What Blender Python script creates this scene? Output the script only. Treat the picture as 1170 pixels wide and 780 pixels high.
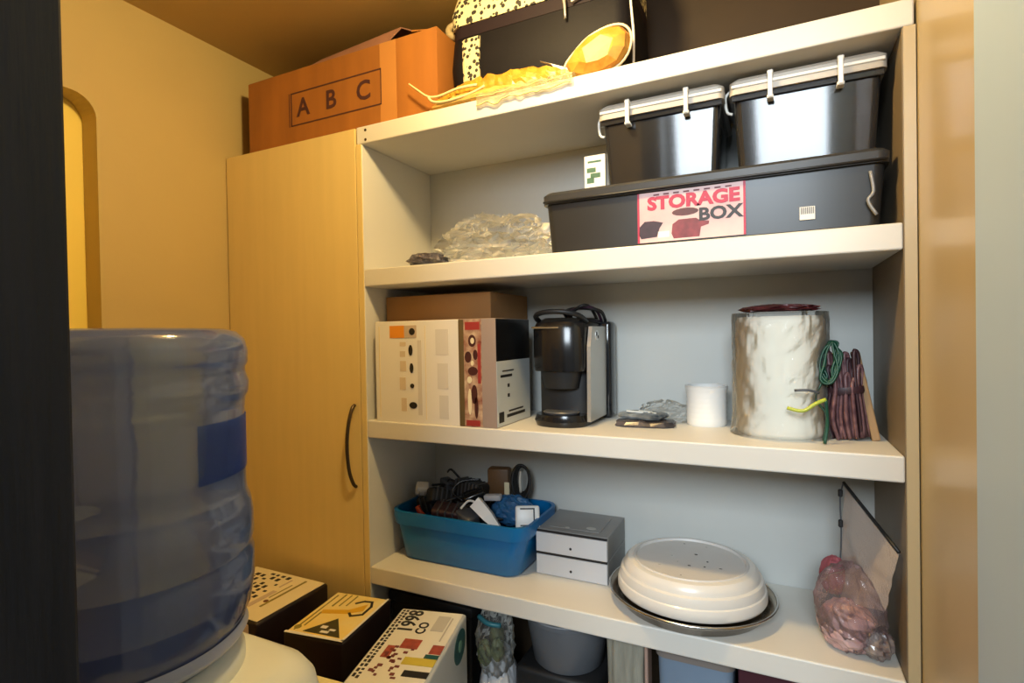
import bpy, bmesh, math, random
from mathutils import Vector, Matrix, noise
R = math.radians
PI = math.pi
for o in list(bpy.data.objects):
    bpy.data.objects.remove(o)
S = bpy.context.scene
C = S.collection

# ------------------------------------------------------------------ camera, world, lights, exposure
yaw, pit, rol = R(25.73), R(-0.7127), R(1.0118)
fw = Vector((-math.sin(yaw)*math.cos(pit), math.cos(yaw)*math.cos(pit), math.sin(pit)))
rt = fw.cross(Vector((0, 0, 1))).normalized()
up = rt.cross(fw)
r2 = rt*math.cos(rol) - up*math.sin(rol)
u2 = up*math.cos(rol) + rt*math.sin(rol)
cam = bpy.data.cameras.new('camera')
camo = bpy.data.objects.new('camera', cam)
C.objects.link(camo)
m3 = Matrix((r2, u2, -fw)).transposed()
camo.matrix_world = Matrix.Translation((0.9216, -1.0653, 1.5191)) @ m3.to_4x4()
cam.sensor_width = 36
cam.lens = 617.01/1170*36
cam.clip_start = 0.02
S.camera = camo

w = bpy.data.worlds.new('world')
S.world = w
w.use_nodes = True
bg = w.node_tree.nodes['Background']
bg.inputs[0].default_value = (0.72, 0.86, 1.0, 1)
bg.inputs[1].default_value = 0.14

def light(name, kind, loc, energy, col, size=0.1, size_y=None, target=None):
    l = bpy.data.lights.new(name, kind)
    l.energy = energy
    l.color = col
    if kind == 'AREA':
        l.shape = 'RECTANGLE' if size_y else 'DISK'
        l.size = size
        if size_y:
            l.size_y = size_y
    else:
        l.shadow_soft_size = size
    o = bpy.data.objects.new(name, l)
    C.objects.link(o)
    o.location = loc
    if target:
        o.rotation_euler = (Vector(target)-Vector(loc)).to_track_quat('-Z', 'Y').to_euler()
    return o
light('ceiling_lamp_light', 'POINT', (0.50, -0.40, 2.30), 20, (1.0, 0.76, 0.37), 0.045)
light('hall_window_light', 'AREA', (1.0, -3.0, 2.55), 72, (0.80, 0.91, 1.0), 1.1, 0.9, (0.8, 0, 1.3))

vs = S.view_settings
vs.view_transform = 'Standard'
vs.look = 'None'
vs.gamma = 1
vs.use_curve_mapping = False
vs.exposure = 0.42

# ------------------------------------------------------------------ materials
MATS = {}
def mat(name, col, rough=0.5, metal=0.0, var=0.0, vscale=6.0, bump=0.0, bscale=60.0, stretch=(1, 1, 1), col2=None, coat=0.0, spec=0.5):
    if name in MATS:
        return MATS[name]
    m = bpy.data.materials.new(name)
    m.use_nodes = True
    nt = m.node_tree
    b = nt.nodes['Principled BSDF']
    b.inputs['Roughness'].default_value = rough
    b.inputs['Metallic'].default_value = metal
    b.inputs['Coat Weight'].default_value = coat
    b.inputs['Coat Roughness'].default_value = 0.12
    b.inputs['Specular IOR Level'].default_value = spec
    tc = nt.nodes.new('ShaderNodeTexCoord')
    mp = nt.nodes.new('ShaderNodeMapping')
    mp.inputs['Scale'].default_value = stretch
    nt.links.new(tc.outputs['Object'], mp.inputs['Vector'])
    if var or col2:
        n = nt.nodes.new('ShaderNodeTexNoise')
        n.inputs['Scale'].default_value = vscale
        n.inputs['Detail'].default_value = 4
        nt.links.new(mp.outputs[0], n.inputs['Vector'])
        r = nt.nodes.new('ShaderNodeValToRGB')
        r.color_ramp.elements[0].position = 0.3
        r.color_ramp.elements[1].position = 0.7
        c2 = col2 or tuple(c*(1-var) for c in col)
        r.color_ramp.elements[0].color = (*c2, 1)
        r.color_ramp.elements[1].color = (*col, 1)
        nt.links.new(n.outputs['Fac'], r.inputs[0])
        nt.links.new(r.outputs[0], b.inputs['Base Color'])
    else:
        b.inputs['Base Color'].default_value = (*col, 1)
    if bump:
        n2 = nt.nodes.new('ShaderNodeTexNoise')
        n2.inputs['Scale'].default_value = bscale
        n2.inputs['Detail'].default_value = 5
        nt.links.new(mp.outputs[0], n2.inputs['Vector'])
        bp = nt.nodes.new('ShaderNodeBump')
        bp.inputs['Strength'].default_value = bump
        bp.inputs['Distance'].default_value = 0.003
        nt.links.new(n2.outputs['Fac'], bp.inputs['Height'])
        nt.links.new(bp.outputs[0], b.inputs['Normal'])
    MATS[name] = m
    return m

def film(name, tint, body, fac, rough=0.08, bump=0.0, trans=None, bscale=45):
    """thin plastic: see-through film mixed with a glossy, slightly milky body"""
    if name in MATS:
        return MATS[name]
    m = bpy.data.materials.new(name)
    m.use_nodes = True
    nt = m.node_tree
    b = nt.nodes['Principled BSDF']
    b.inputs['Base Color'].default_value = (*body, 1)
    b.inputs['Roughness'].default_value = rough
    b.inputs['Specular IOR Level'].default_value = 0.8
    tr = nt.nodes.new('ShaderNodeBsdfTransparent')
    tr.inputs[0].default_value = (*tint, 1)
    fr = nt.nodes.new('ShaderNodeFresnel')
    fr.inputs[0].default_value = 1.5
    ad = nt.nodes.new('ShaderNodeMath')
    ad.operation = 'ADD'
    ad.use_clamp = True
    ad.inputs[1].default_value = fac
    nt.links.new(fr.outputs[0], ad.inputs[0])
    mx = nt.nodes.new('ShaderNodeMixShader')
    nt.links.new(ad.outputs[0], mx.inputs[0])
    nt.links.new(tr.outputs[0], mx.inputs[1])
    if trans:
        tl = nt.nodes.new('ShaderNodeBsdfTranslucent')
        tl.inputs[0].default_value = (*trans, 1)
        m2 = nt.nodes.new('ShaderNodeMixShader')
        m2.inputs[0].default_value = 0.45
        nt.links.new(b.outputs[0], m2.inputs[1])
        nt.links.new(tl.outputs[0], m2.inputs[2])
        nt.links.new(m2.outputs[0], mx.inputs[2])
    else:
        nt.links.new(b.outputs[0], mx.inputs[2])
    nt.links.new(mx.outputs[0], nt.nodes['Material Output'].inputs[0])
    if bump:
        n2 = nt.nodes.new('ShaderNodeTexNoise')
        n2.inputs['Scale'].default_value = bscale
        n2.inputs['Detail'].default_value = 6
        bp = nt.nodes.new('ShaderNodeBump')
        bp.inputs['Strength'].default_value = bump
        bp.inputs['Distance'].default_value = 0.004
        nt.links.new(n2.outputs['Fac'], bp.inputs['Height'])
        nt.links.new(bp.outputs[0], b.inputs['Normal'])
        nt.links.new(bp.outputs[0], fr.inputs['Normal'])
    MATS[name] = m
    return m

def dotted(name, base, dot, scale, size, rough=0.6):
    m = bpy.data.materials.new(name)
    m.use_nodes = True
    nt = m.node_tree
    b = nt.nodes['Principled BSDF']
    b.inputs['Roughness'].default_value = rough
    tc = nt.nodes.new('ShaderNodeTexCoord')
    v = nt.nodes.new('ShaderNodeTexVoronoi')
    v.inputs['Scale'].default_value = scale
    v.inputs['Randomness'].default_value = 0.8
    nt.links.new(tc.outputs['Object'], v.inputs['Vector'])
    r = nt.nodes.new('ShaderNodeValToRGB')
    r.color_ramp.interpolation = 'CONSTANT'
    r.color_ramp.elements[0].color = (*dot, 1)
    r.color_ramp.elements[1].color = (*base, 1)
    r.color_ramp.elements[1].position = size
    nt.links.new(v.outputs['Distance'], r.inputs[0])
    nt.links.new(r.outputs[0], b.inputs['Base Color'])
    MATS[name] = m
    return m

wall_paint = mat('warm_wall_paint', (0.52, 0.38, 0.14), 0.55, var=0.08, vscale=3, bump=0.12, bscale=90)
ceil_paint = mat('ceiling_paint', (0.52, 0.35, 0.12), 0.6, var=0.1, vscale=2.5, bump=0.1)
niche_paint = mat('bright_yellow_paint', (0.93, 0.70, 0.13), 0.5, var=0.05, vscale=3)
gloss_wall = mat('glossy_tan_panel', (0.50, 0.395, 0.225), 0.36, var=0.05, vscale=3, coat=0.2)
maple = mat('maple_melamine', (0.76, 0.58, 0.235), 0.35, var=0.06, vscale=5, stretch=(6, 6, 0.6), coat=0.1)
white_mel = mat('white_melamine', (0.68, 0.66, 0.60), 0.42, var=0.03, vscale=8, bump=0.04)
back_mel = mat('back_panel_white', (0.54, 0.55, 0.52), 0.55, var=0.05, vscale=4)
dark_wall_and_shade = mat('dark_brown_wall_and_shade', (0.05, 0.028, 0.010), 0.7, var=0.3, vscale=4)
dark_wood = mat('dark_stained_wood', (0.012, 0.009, 0.008), 0.40, var=0.5, vscale=9, stretch=(10, 10, 0.7), bump=0.2, bscale=30, spec=0.35)
door_white = mat('white_trim_paint', (0.42, 0.56, 0.78), 0.6, var=0.03, vscale=3)
floor_m = mat('tile_floor', (0.32, 0.26, 0.2), 0.4, var=0.15, vscale=4)
cardb = mat('orange_cardboard', (0.38, 0.135, 0.018), 0.7, var=0.28, vscale=5, stretch=(3, 1, 0.5), bump=0.1)
cardb_dark = mat('brown_cardboard', (0.36, 0.19, 0.07), 0.75, var=0.15, vscale=4)
card_flap = mat('inner_cardboard', (0.33, 0.15, 0.09), 0.75, var=0.25, vscale=14)
ink_brown = mat('dark_brown_ink', (0.06, 0.016, 0.014), 0.7)
black_fab = mat('black_bag_fabric', (0.006, 0.005, 0.007), 0.6, var=0.3, vscale=20, bump=0.1, bscale=120, spec=0.2)
leopard = dotted('cream_spotted_fabric', (0.72, 0.64, 0.36), (0.03, 0.025, 0.02), 85, 0.42)
steel = mat('steel', (0.62, 0.60, 0.57), 0.22, 1.0, var=0.1, vscale=20)
silver = mat('silver_plastic', (0.55, 0.53, 0.48), 0.3, 0.7, var=0.06, vscale=12)
dark_metal = mat('dark_bronze_metal', (0.10, 0.07, 0.04), 0.3, 0.9)
pipe_w = mat('white_piping', (0.75, 0.72, 0.66), 0.5)
gold = mat('gold_foil', (0.56, 0.32, 0.035), 0.35, 0.0, col2=(0.36, 0.17, 0.015), vscale=25, bump=0.5, bscale=60)
orange = mat('orange_fill', (0.45, 0.17, 0.012), 0.45, col2=(0.55, 0.30, 0.04), vscale=30, bump=0.4)
blackpl = mat('black_storage_plastic', (0.020, 0.021, 0.022), 0.35, var=0.15, vscale=10)
lid_pl = mat('dark_grey_lid_plastic', (0.040, 0.040, 0.040), 0.35, var=0.15, vscale=10)
label_pink = mat('pale_pink_label', (0.58, 0.33, 0.34), 0.45, col2=(0.70, 0.53, 0.50), vscale=9)
ink_red = mat('crimson_ink', (0.40, 0.012, 0.05), 0.5)
ink_maroon = mat('maroon_ink', (0.17, 0.012, 0.02), 0.5, var=0.5, vscale=30)
ink_black = mat('black_ink', (0.012, 0.011, 0.012), 0.5)
ink_grey = mat('grey_ink', (0.42, 0.41, 0.38), 0.6)
ink_tan = mat('tan_ink', (0.55, 0.44, 0.33), 0.6)
ink_green = mat('green_ink', (0.05, 0.13, 0.07), 0.6)
ink_orange = mat('orange_ink', (0.78, 0.28, 0.02), 0.6)
ink_yellow = mat('yellow_ink', (0.85, 0.58, 0.06), 0.5)
ink_teal = mat('teal_ink', (0.01, 0.08, 0.08), 0.5)
paper = mat('white_card', (0.80, 0.77, 0.70), 0.6, var=0.04, vscale=6)
paper_cream = mat('cream_card', (0.80, 0.70, 0.45), 0.55, var=0.06, vscale=8)
paper_gray = mat('grey_card', (0.42, 0.43, 0.44), 0.55, var=0.06)
lid_white = mat('white_lid_plastic', (0.46, 0.41, 0.34), 0.35, var=0.04)
clip_white = mat('white_clip_plastic', (0.85, 0.82, 0.74), 0.3)
smoky = film('smoky_clear_plastic', (0.25, 0.25, 0.25), (0.028, 0.028, 0.030), 0.60, 0.10)
clear = film('clear_plastic_film', (0.97, 0.97, 0.97), (0.85, 0.84, 0.80), 0.02, 0.08, 0.1)
clear_thin = film('thin_clear_film', (0.985, 0.985, 0.98), (0.80, 0.80, 0.76), 0.02, 0.06, 0.12)
blackg = mat('gloss_black_plastic', (0.010, 0.010, 0.011), 0.18)
blackm = mat('matte_black_plastic', (0.015, 0.015, 0.016), 0.5, var=0.2, vscale=20)
greydk = mat('dark_grey_plastic', (0.07, 0.075, 0.085), 0.4, var=0.1)
greymid = mat('grey_bucket_plastic', (0.13, 0.14, 0.155), 0.4, var=0.08)
white_pl = mat('white_plastic', (0.82, 0.82, 0.80), 0.35, var=0.03)
cooler_w = mat('cooler_white_plastic', (0.66, 0.70, 0.66), 0.28, var=0.05, coat=0.3)
roll_white = mat('white_padding_roll', (0.82, 0.77, 0.66), 0.8, var=0.04, vscale=14, bump=0.2, bscale=25)
maroon = mat('maroon_wrapper', (0.10, 0.018, 0.02), 0.35, var=0.4, vscale=20)
green_w = mat('green_wire', (0.008, 0.065, 0.038), 0.4)
lime = mat('lime_plastic', (0.42, 0.48, 0.05), 0.4)
twine = mat('purple_brown_twine', (0.07, 0.028, 0.04), 0.4, col2=(0.24, 0.12, 0.12), vscale=60)
twine2 = mat('dark_plum_cord', (0.05, 0.018, 0.025), 0.5, var=0.4, vscale=30)
slat = mat('tan_wooden_slat', (0.40, 0.25, 0.12), 0.6, var=0.3, vscale=12, stretch=(4, 4, 0.6))
blue_tub = mat('blue_tub_plastic', (0.003, 0.145, 0.40), 0.32, var=0.1, vscale=6)
blue_cloth = mat('blue_wrapper', (0.03, 0.14, 0.33), 0.3, var=0.35, vscale=25)
brown_pl = mat('brown_plastic', (0.16, 0.08, 0.03), 0.5, var=0.3)
red_pl = mat('red_plastic', (0.42, 0.05, 0.02), 0.4)
grey_top_side_shade = mat('grey_card_side_shade', (0.27, 0.27, 0.265), 0.5, var=0.12, vscale=14)
ceramic = mat('white_ceramic', (0.72, 0.69, 0.63), 0.3, var=0.05, vscale=10, coat=0.2)
ceramic_top = mat('speckled_ceramic', (0.60, 0.58, 0.55), 0.45, var=0.06, vscale=14)
tray_m = mat('tarnished_steel', (0.42, 0.37, 0.30), 0.22, 1.0, col2=(0.20, 0.14, 0.09), vscale=9)
pink = mat('dusty_pink_wrapper', (0.40, 0.21, 0.22), 0.22, col2=(0.58, 0.40, 0.38), vscale=22, bump=0.5, bscale=40, coat=0.4)
pinkred = mat('faded_red_fabric', (0.42, 0.10, 0.12), 0.6, var=0.3, vscale=15)
pouch_film = film('milky_pouch_film', (0.90, 0.82, 0.76), (0.44, 0.37, 0.32), 0.50, 0.15, 0.25)
sack = mat('grey_beige_sackcloth', (0.34, 0.32, 0.25), 0.85, var=0.3, vscale=9, stretch=(6, 6, 1), bump=0.5, bscale=60)
blue_bin = mat('pale_blue_plastic', (0.20, 0.27, 0.36), 0.4, var=0.2, vscale=5)
darkred = mat('dark_red_box', (0.055, 0.010, 0.018), 0.4)
green_fill = mat('olive_green_packets', (0.22, 0.24, 0.10), 0.5, col2=(0.06, 0.09, 0.04), vscale=28)
def tinted_bottle(name):
    m = bpy.data.materials.new(name)
    m.use_nodes = True
    nt = m.node_tree
    b = nt.nodes['Principled BSDF']
    b.inputs['Base Color'].default_value = (0.63, 0.75, 1.0, 1)
    b.inputs['Transmission Weight'].default_value = 1.0
    b.inputs['Roughness'].default_value = 0.06
    b.inputs['IOR'].default_value = 1.45
    tc = nt.nodes.new('ShaderNodeTexCoord')
    mp = nt.nodes.new('ShaderNodeMapping')
    mp.inputs['Scale'].default_value = (1, 1, 0.45)
    nt.links.new(tc.outputs['Object'], mp.inputs['Vector'])
    n2 = nt.nodes.new('ShaderNodeTexNoise')
    n2.inputs['Scale'].default_value = 34
    n2.inputs['Detail'].default_value = 5
    nt.links.new(mp.outputs[0], n2.inputs['Vector'])
    bp = nt.nodes.new('ShaderNodeBump')
    bp.inputs['Strength'].default_value = 0.16
    bp.inputs['Distance'].default_value = 0.004
    nt.links.new(n2.outputs['Fac'], bp.inputs['Height'])
    nt.links.new(bp.outputs[0], b.inputs['Normal'])
    df = nt.nodes.new('ShaderNodeBsdfPrincipled')
    df.inputs['Base Color'].default_value = (0.34, 0.42, 0.72, 1)
    df.inputs['Roughness'].default_value = 0.12
    tl = nt.nodes.new('ShaderNodeBsdfTranslucent')
    tl.inputs[0].default_value = (0.40, 0.55, 1.0, 1)
    m2 = nt.nodes.new('ShaderNodeMixShader')
    m2.inputs[0].default_value = 0.5
    nt.links.new(df.outputs[0], m2.inputs[1])
    nt.links.new(tl.outputs[0], m2.inputs[2])
    mx = nt.nodes.new('ShaderNodeMixShader')
    mx.inputs[0].default_value = 0.30
    nt.links.new(b.outputs[0], mx.inputs[1])
    nt.links.new(m2.outputs[0], mx.inputs[2])
    nt.links.new(mx.outputs[0], nt.nodes['Material Output'].inputs[0])
    MATS[name] = m
    return m
bottle_m = tinted_bottle('blue_bottle_plastic')
water_m = film('bottle_water', (0.12, 0.18, 0.62), (0.010, 0.018, 0.13), 0.55, 0.04, 0.1, (0.02, 0.04, 0.25))

# ------------------------------------------------------------------ mesh helpers
class MB:
    def __init__(self):
        self.bm = bmesh.new()
    def box(self, x0, x1, y0, y1, z0, z1, bev=0.0, seg=2):
        vs = [self.bm.verts.new(p) for p in ((x0, y0, z0), (x1, y0, z0), (x1, y1, z0), (x0, y1, z0), (x0, y0, z1), (x1, y0, z1), (x1, y1, z1), (x0, y1, z1))]
        fs = [self.bm.faces.new([vs[i] for i in f]) for f in ((3, 2, 1, 0), (4, 5, 6, 7), (0, 1, 5, 4), (1, 2, 6, 5), (2, 3, 7, 6), (3, 0, 4, 7))]
        if bev:
            es = list({e for f in fs for e in f.edges})
            bmesh.ops.bevel(self.bm, geom=es, offset=bev, segments=seg, profile=0.5, affect='EDGES')
        return self
    def frustum(self, b, t, z0, z1, bev=0.0, seg=3):
        """b, t = (x0,x1,y0,y1) at bottom and top"""
        vs = [self.bm.verts.new(p) for p in ((b[0], b[2], z0), (b[1], b[2], z0), (b[1], b[3], z0), (b[0], b[3], z0), (t[0], t[2], z1), (t[1], t[2], z1), (t[1], t[3], z1), (t[0], t[3], z1))]
        fs = [self.bm.faces.new([vs[i] for i in f]) for f in ((3, 2, 1, 0), (4, 5, 6, 7), (0, 1, 5, 4), (1, 2, 6, 5), (2, 3, 7, 6), (3, 0, 4, 7))]
        if bev:
            es = list({e for f in fs for e in f.edges})
            bmesh.ops.bevel(self.bm, geom=es, offset=bev, segments=seg, profile=0.5, affect='EDGES')
        return self
    def loops(self, rings, closed=True, cap0=True, cap1=True):
        """skin a list of rings (each a list of points)"""
        vr = [[self.bm.verts.new(p) for p in r] for r in rings]
        n = len(vr[0])
        for a, b in zip(vr, vr[1:]):
            for i in range(n if closed else n-1):
                j = (i+1) % n
                self.bm.faces.new((a[i], a[j], b[j], b[i]))
        if cap0:
            self.bm.faces.new(list(reversed(vr[0])))
        if cap1:
            self.bm.faces.new(vr[-1])
        return self
    def lathe(self, prof, n=40, cx=0, cy=0, cap0=True, cap1=True, sx=1, sy=1):
        rings = [[(cx+r*sx*math.cos(2*PI*i/n), cy+r*sy*math.sin(2*PI*i/n), z) for i in range(n)] for r, z in prof]
        return self.loops(rings, True, cap0, cap1)
    def tube(self, pts, r, n=6, smooth=4, closed=False, taper=None):
        pts = [Vector(p) for p in pts]
        if smooth > 1:
            q = []
            m = len(pts)
            rng = range(m if closed else m-1)
            for i in rng:
                p0 = pts[(i-1) % m] if (closed or i > 0) else pts[0]
                p1 = pts[i]
                p2 = pts[(i+1) % m]
                p3 = pts[(i+2) % m] if (closed or i+2 < m) else pts[-1]
                for k in range(smooth):
                    t = k/smooth
                    q.append(0.5*((2*p1)+(-p0+p2)*t+(2*p0-5*p1+4*p2-p3)*t*t+(-p0+3*p1-3*p2+p3)*t**3))
            if not closed:
                q.append(pts[-1])
            pts = q
        rings = []
        m = len(pts)
        ref = None
        for i, p in enumerate(pts):
            a = pts[(i-1) % m] if (closed or i > 0) else p
            b = pts[(i+1) % m] if (closed or i < m-1) else p
            d = (b-a)
            if d.length < 1e-9:
                d = Vector((0, 0, 1))
            d.normalize()
            if ref is None:
                ref = d.orthogonal().normalized()
            ref = (ref - d*ref.dot(d))
            if ref.length < 1e-6:
                ref = d.orthogonal()
            ref.normalize()
            s = d.cross(ref)
            rr = r if taper is None else r*(taper[0]+(taper[1]-taper[0])*i/(m-1))
            rings.append([p+(ref*math.cos(2*PI*k/n)+s*math.sin(2*PI*k/n))*rr for k in range(n)])
        if closed:
            rings.append(rings[0])
            self.loops(rings, True, False, False)
        else:
            self.loops(rings)
        return self
    def rrect(self, levels, rad, n=5):
        """levels = [(x0,x1,y0,y1,z)]: rounded-rectangle rings"""
        rings = []
        for (x0, x1, y0, y1, z) in levels:
            ring = []
            for cx, cy, a0 in ((x1-rad, y0+rad, -90), (x1-rad, y1-rad, 0), (x0+rad, y1-rad, 90), (x0+rad, y0+rad, 180)):
                for k in range(n+1):
                    a = R(a0+90*k/n)
                    ring.append((cx+rad*math.cos(a), cy+rad*math.sin(a), z))
            rings.append(ring)
        return rings
    def prism(self, poly, axis, a, b):
        def P(u, v, t):
            return {'x': (t, u, v), 'y': (u, t, v), 'z': (u, v, t)}[axis]
        v0 = [self.bm.verts.new(P(u, v, a)) for u, v in poly]
        v1 = [self.bm.verts.new(P(u, v, b)) for u, v in poly]
        n = len(poly)
        self.bm.faces.new(v0)
        self.bm.faces.new(list(reversed(v1)))
        for i in range(n):
            j = (i+1) % n
            self.bm.faces.new((v0[j], v0[i], v1[i], v1[j]))
        return self
    def blob(self, c, d, seed=0, amp=0.25, freq=3.0, nu=40, nv=22, flat=True, octs=4, zmin=None):
        """crumpled closed blob: centre c, half sizes d"""
        rings = []
        off = Vector((seed*3.7, seed*1.9, seed*5.3))
        for j in range(1, nv):
            th = PI*j/nv
            ring = []
            for i in range(nu):
                ph = 2*PI*i/nu
                v = Vector((math.sin(th)*math.cos(ph), math.sin(th)*math.sin(ph), math.cos(th)))
                q = v*freq + off
                a, f, s = 1.0, 1.0, 0.0
                for _ in range(octs):
                    s += a*(1-2*abs(noise.noise(q*f)))*0.6
                    a *= 0.55
                    f *= 2.1
                k = 1+amp*(s-0.55)
                p = Vector((c[0]+v.x*d[0]*k, c[1]+v.y*d[1]*k, c[2]+v.z*d[2]*k))
                if zmin is not None and p.z < zmin:
                    p.z = zmin + 0.0004*noise.noise(q*4)**2
                ring.append(p)
            rings.append(ring)
        self.loops(rings)
        return self
    def build(self, name, material, parent=None, smooth=False, angle=None):
        bmesh.ops.recalc_face_normals(self.bm, faces=self.bm.faces)
        me = bpy.data.meshes.new(name)
        self.bm.to_mesh(me)
        self.bm.free()
        me.materials.append(material)
        if smooth:
            me.polygons.foreach_set('use_smooth', [True]*len(me.polygons))
            if angle:
                me.set_sharp_from_angle(angle=R(angle))
        o = bpy.data.objects.new(name, me)
        C.objects.link(o)
        if parent:
            o.parent = parent
        return o

def thing(name, label, cat, loc=(0, 0, 0), rz=0, group=None, rx=0, ry=0):
    o = bpy.data.objects.new(name, None)
    C.objects.link(o)
    o.empty_display_size = 0.05
    o.location = loc
    o.rotation_euler = (R(rx), R(ry), R(rz))
    tag(o, label, cat, group)
    return o
def tag(o, label, cat, group=None):
    o['label'] = label
    o['category'] = cat
    if group:
        o['group'] = group
    return o
def struct(o):
    o['kind'] = 'structure'
    return o
def text(name, s, size, material, parent, loc, rot=(90, 0, 0), bold=0.0, sx=1.0, depth=0.0004):
    cu = bpy.data.curves.new(name, 'FONT')
    cu.body = s
    cu.size = size
    cu.offset = bold
    cu.extrude = depth
    cu.align_x = 'CENTER'
    cu.align_y = 'CENTER'
    cu.resolution_u = 3
    t = bpy.data.objects.new('tmp', cu)
    C.objects.link(t)
    dg = bpy.context.evaluated_depsgraph_get()
    me = bpy.data.meshes.new_from_object(t.evaluated_get(dg))
    bpy.data.objects.remove(t)
    me.materials.clear()
    me.materials.append(material)
    o = bpy.data.objects.new(name, me)
    C.objects.link(o)
    o.parent = parent
    o.location = loc
    o.rotation_euler = [R(a) for a in rot]
    o.scale = (sx, 1, 1)
    return o
def plates(name, rects, material, parent, face, at, th=0.0006, bev=0):
    """flat print: thin plates on a face. face 'f' (front, -y), 'r' (right, +x), 't' (top, +z); rects=(u0,u1,v0,v1)"""
    if 1 < len(rects) <= 12:
        return [plates(name, [q], material, parent, face, at, th) for q in rects][0]
    m = MB()
    for (a, b, c, d) in rects:
        if face == 'f':
            m.box(a, b, at-th, at+th, c, d)
        elif face == 'r':
            m.box(at-th, at+th, a, b, c, d)
        else:
            m.box(a, b, c, d, at-th, at+th)
    o = m.build(name, material, parent)
    if len(rects) > 1:
        o['kind'] = 'stuff'
    return o
def discs(name, items, material, parent, face, at, th=0.0006, n=14):
    if len(items) > 1:
        return [discs(name, [q], material, parent, face, at, th, n) for q in items][0]
    m = MB()
    for (u, v, ru, rv) in items:
        poly = [(u+ru*math.cos(2*PI*i/n), v+rv*math.sin(2*PI*i/n)) for i in range(n)]
        m.prism(poly, {'f': 'y', 'r': 'x', 't': 'z'}[face], at-th, at+th)
    return m.build(name, material, parent)

# ------------------------------------------------------------------ the room
W, D = 1.1147, 0.2985
Z1, Z2, Z3, Z4, Z5, T = 2.047, 1.69, 1.31, 0.94, 0.56, 0.044
ZC = 2.358
XL, XR = -0.508, 1.1345
struct(MB().box(-0.75, 1.9, -1.9, 0.42, -0.05, 0.0).build('floor', floor_m))
struct(MB().box(-0.75, 1.35, -1.12, 0.42, ZC, ZC+0.05).build('ceiling', ceil_paint))
# left wall with an arched recess
arc = [(-0.334-0.05+0.05*math.cos(R(a)), 2.045+0.05*math.sin(R(a))) for a in range(0, 91, 15)]
arc2 = [(-0.70+0.05*math.cos(R(a)), 2.045+0.05*math.sin(R(a))) for a in range(90, 181, 15)]
poly = [(0.42, 0.0), (0.42, ZC), (-1.12, ZC), (-1.12, 0.0), (-0.75, 0.0)] + list(reversed(arc2)) + list(reversed(arc)) + [(-0.334, 0.0)]
wl = struct(MB().prism(poly, 'x', XL, XL-0.06).build('wall_left', wall_paint))
struct(MB().box(XL-0.10, XL-0.062, -0.80, -0.28, 0.0, 2.15).build('trim_1', niche_paint))
# wall behind the furniture: pale low down, dark brown above the shelves
struct(MB().box(XL, XR+0.1, D+0.024, D+0.09, 0.0, Z1).build('wall_back', white_mel))
struct(MB().box(XL, XR+0.1, D+0.022, D+0.09, Z1+0.001, ZC).build('trim_2', dark_wall_and_shade))
struct(MB().box(XR, XR+0.10, -0.275, D+0.022, 0.0, ZC).build('wall_right', gloss_wall))
struct(MB().box(XR-0.003, XR+0.11, -0.80, -0.277, 0.0, ZC, 0.002, 1).build('trim_3', door_white))
# dark wooden door jamb at the doorway and the wall it is fixed to
struct(MB().box(0.43, 0.562, -1.13, -0.897, 0.0, ZC, 0.002, 2).build('trim_4', dark_wood))
struct(MB().box(XL, 0.429, -1.12, -1.02, 0.0, ZC).build('wall_front', wall_paint))

# ------------------------------------------------------------------ shelving unit and tall cabinet
su = thing('shelf_unit', 'white open shelving unit with deep boards beside the maple cabinet door', 'shelves', (0, 0, 0))
MB().box(-0.0165, 0.0, 0.0, D+0.02, 0.0, Z1-T-0.0005, 0.001, 1).build('side_panel', white_mel, su)
MB().box(W, W+0.0165, 0.0, D+0.02, 0.0, Z1-T-0.0005, 0.001, 1).build('side_panel', mat('shaded_umber_panel', (0.20, 0.155, 0.10), 0.5, var=0.15), su)  # brown panel tone with the shade inside the unit mixed into the colour
MB().box(W+0.0015, W+0.0180, -0.0022, 0.0, 0.0, Z1-T-0.0005).build('edge_band', gloss_wall, su)
MB().box(-0.0170, -0.0015, -0.0022, 0.0, 0.0, Z1-T-0.0005).build('edge_band', maple, su)
MB().box(0.0003, W-0.0003, D, D+0.02, Z4-0.02, Z1-T-0.0005).build('back_panel', back_mel, su)
MB().box(0.0003, W-0.0003, D, D+0.02, 0.02, Z4-0.0205).build('back_panel', dark_wall_and_shade, su)  # dark colour stands in for the shade below the lower shelf
MB().box(-0.0165, W+0.0165, -0.001, D+0.02, Z1-T, Z1, 0.003, 2).build('top_board', white_mel, su)
for z in (Z2, Z3, Z4, Z5):
    MB().box(0.0004, W-0.0004, -0.001, D-0.0005, z-T, z, 0.003, 2).build('shelf', white_mel, su)
MB().box(0.0004, W-0.0004, 0.0, D-0.0005, 0.02, 0.12, 0.002, 1).build('plinth', white_mel, su)
for zz in (2.036, 2.012):
    discs('screw_cap', [(0.013, zz, 0.0035, 0.0035)], dark_metal, su, 'f', -0.0012)

cb = thing('tall_cabinet', 'tall maple cabinet with a plain door and a curved dark handle', 'cabinet', ((XL-0.0165)/2, 0, 0))
cx = (XL-0.0165)/2
hw = (-0.0175-XL)/2 - 0.001
MB().box(-hw, hw, 0.0195, D+0.02, 0.0, Z1-0.002, 0.001, 1).build('carcass', maple, cb)
dr = MB().box(-hw+0.002, hw-0.003, -0.001, 0.0185, 0.06, Z1-0.001, 0.0015, 2).build('door', maple, cb)
hx = -0.040-cx
MB().tube([(hx, -0.001, 1.347), (hx, -0.012, 1.337), (hx, -0.026, 1.30), (hx, -0.032, 1.243), (hx, -0.026, 1.185), (hx, -0.012, 1.148), (hx, -0.001, 1.138)], 0.0045, 8, 5).build('handle', dark_metal, dr, True)

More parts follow.
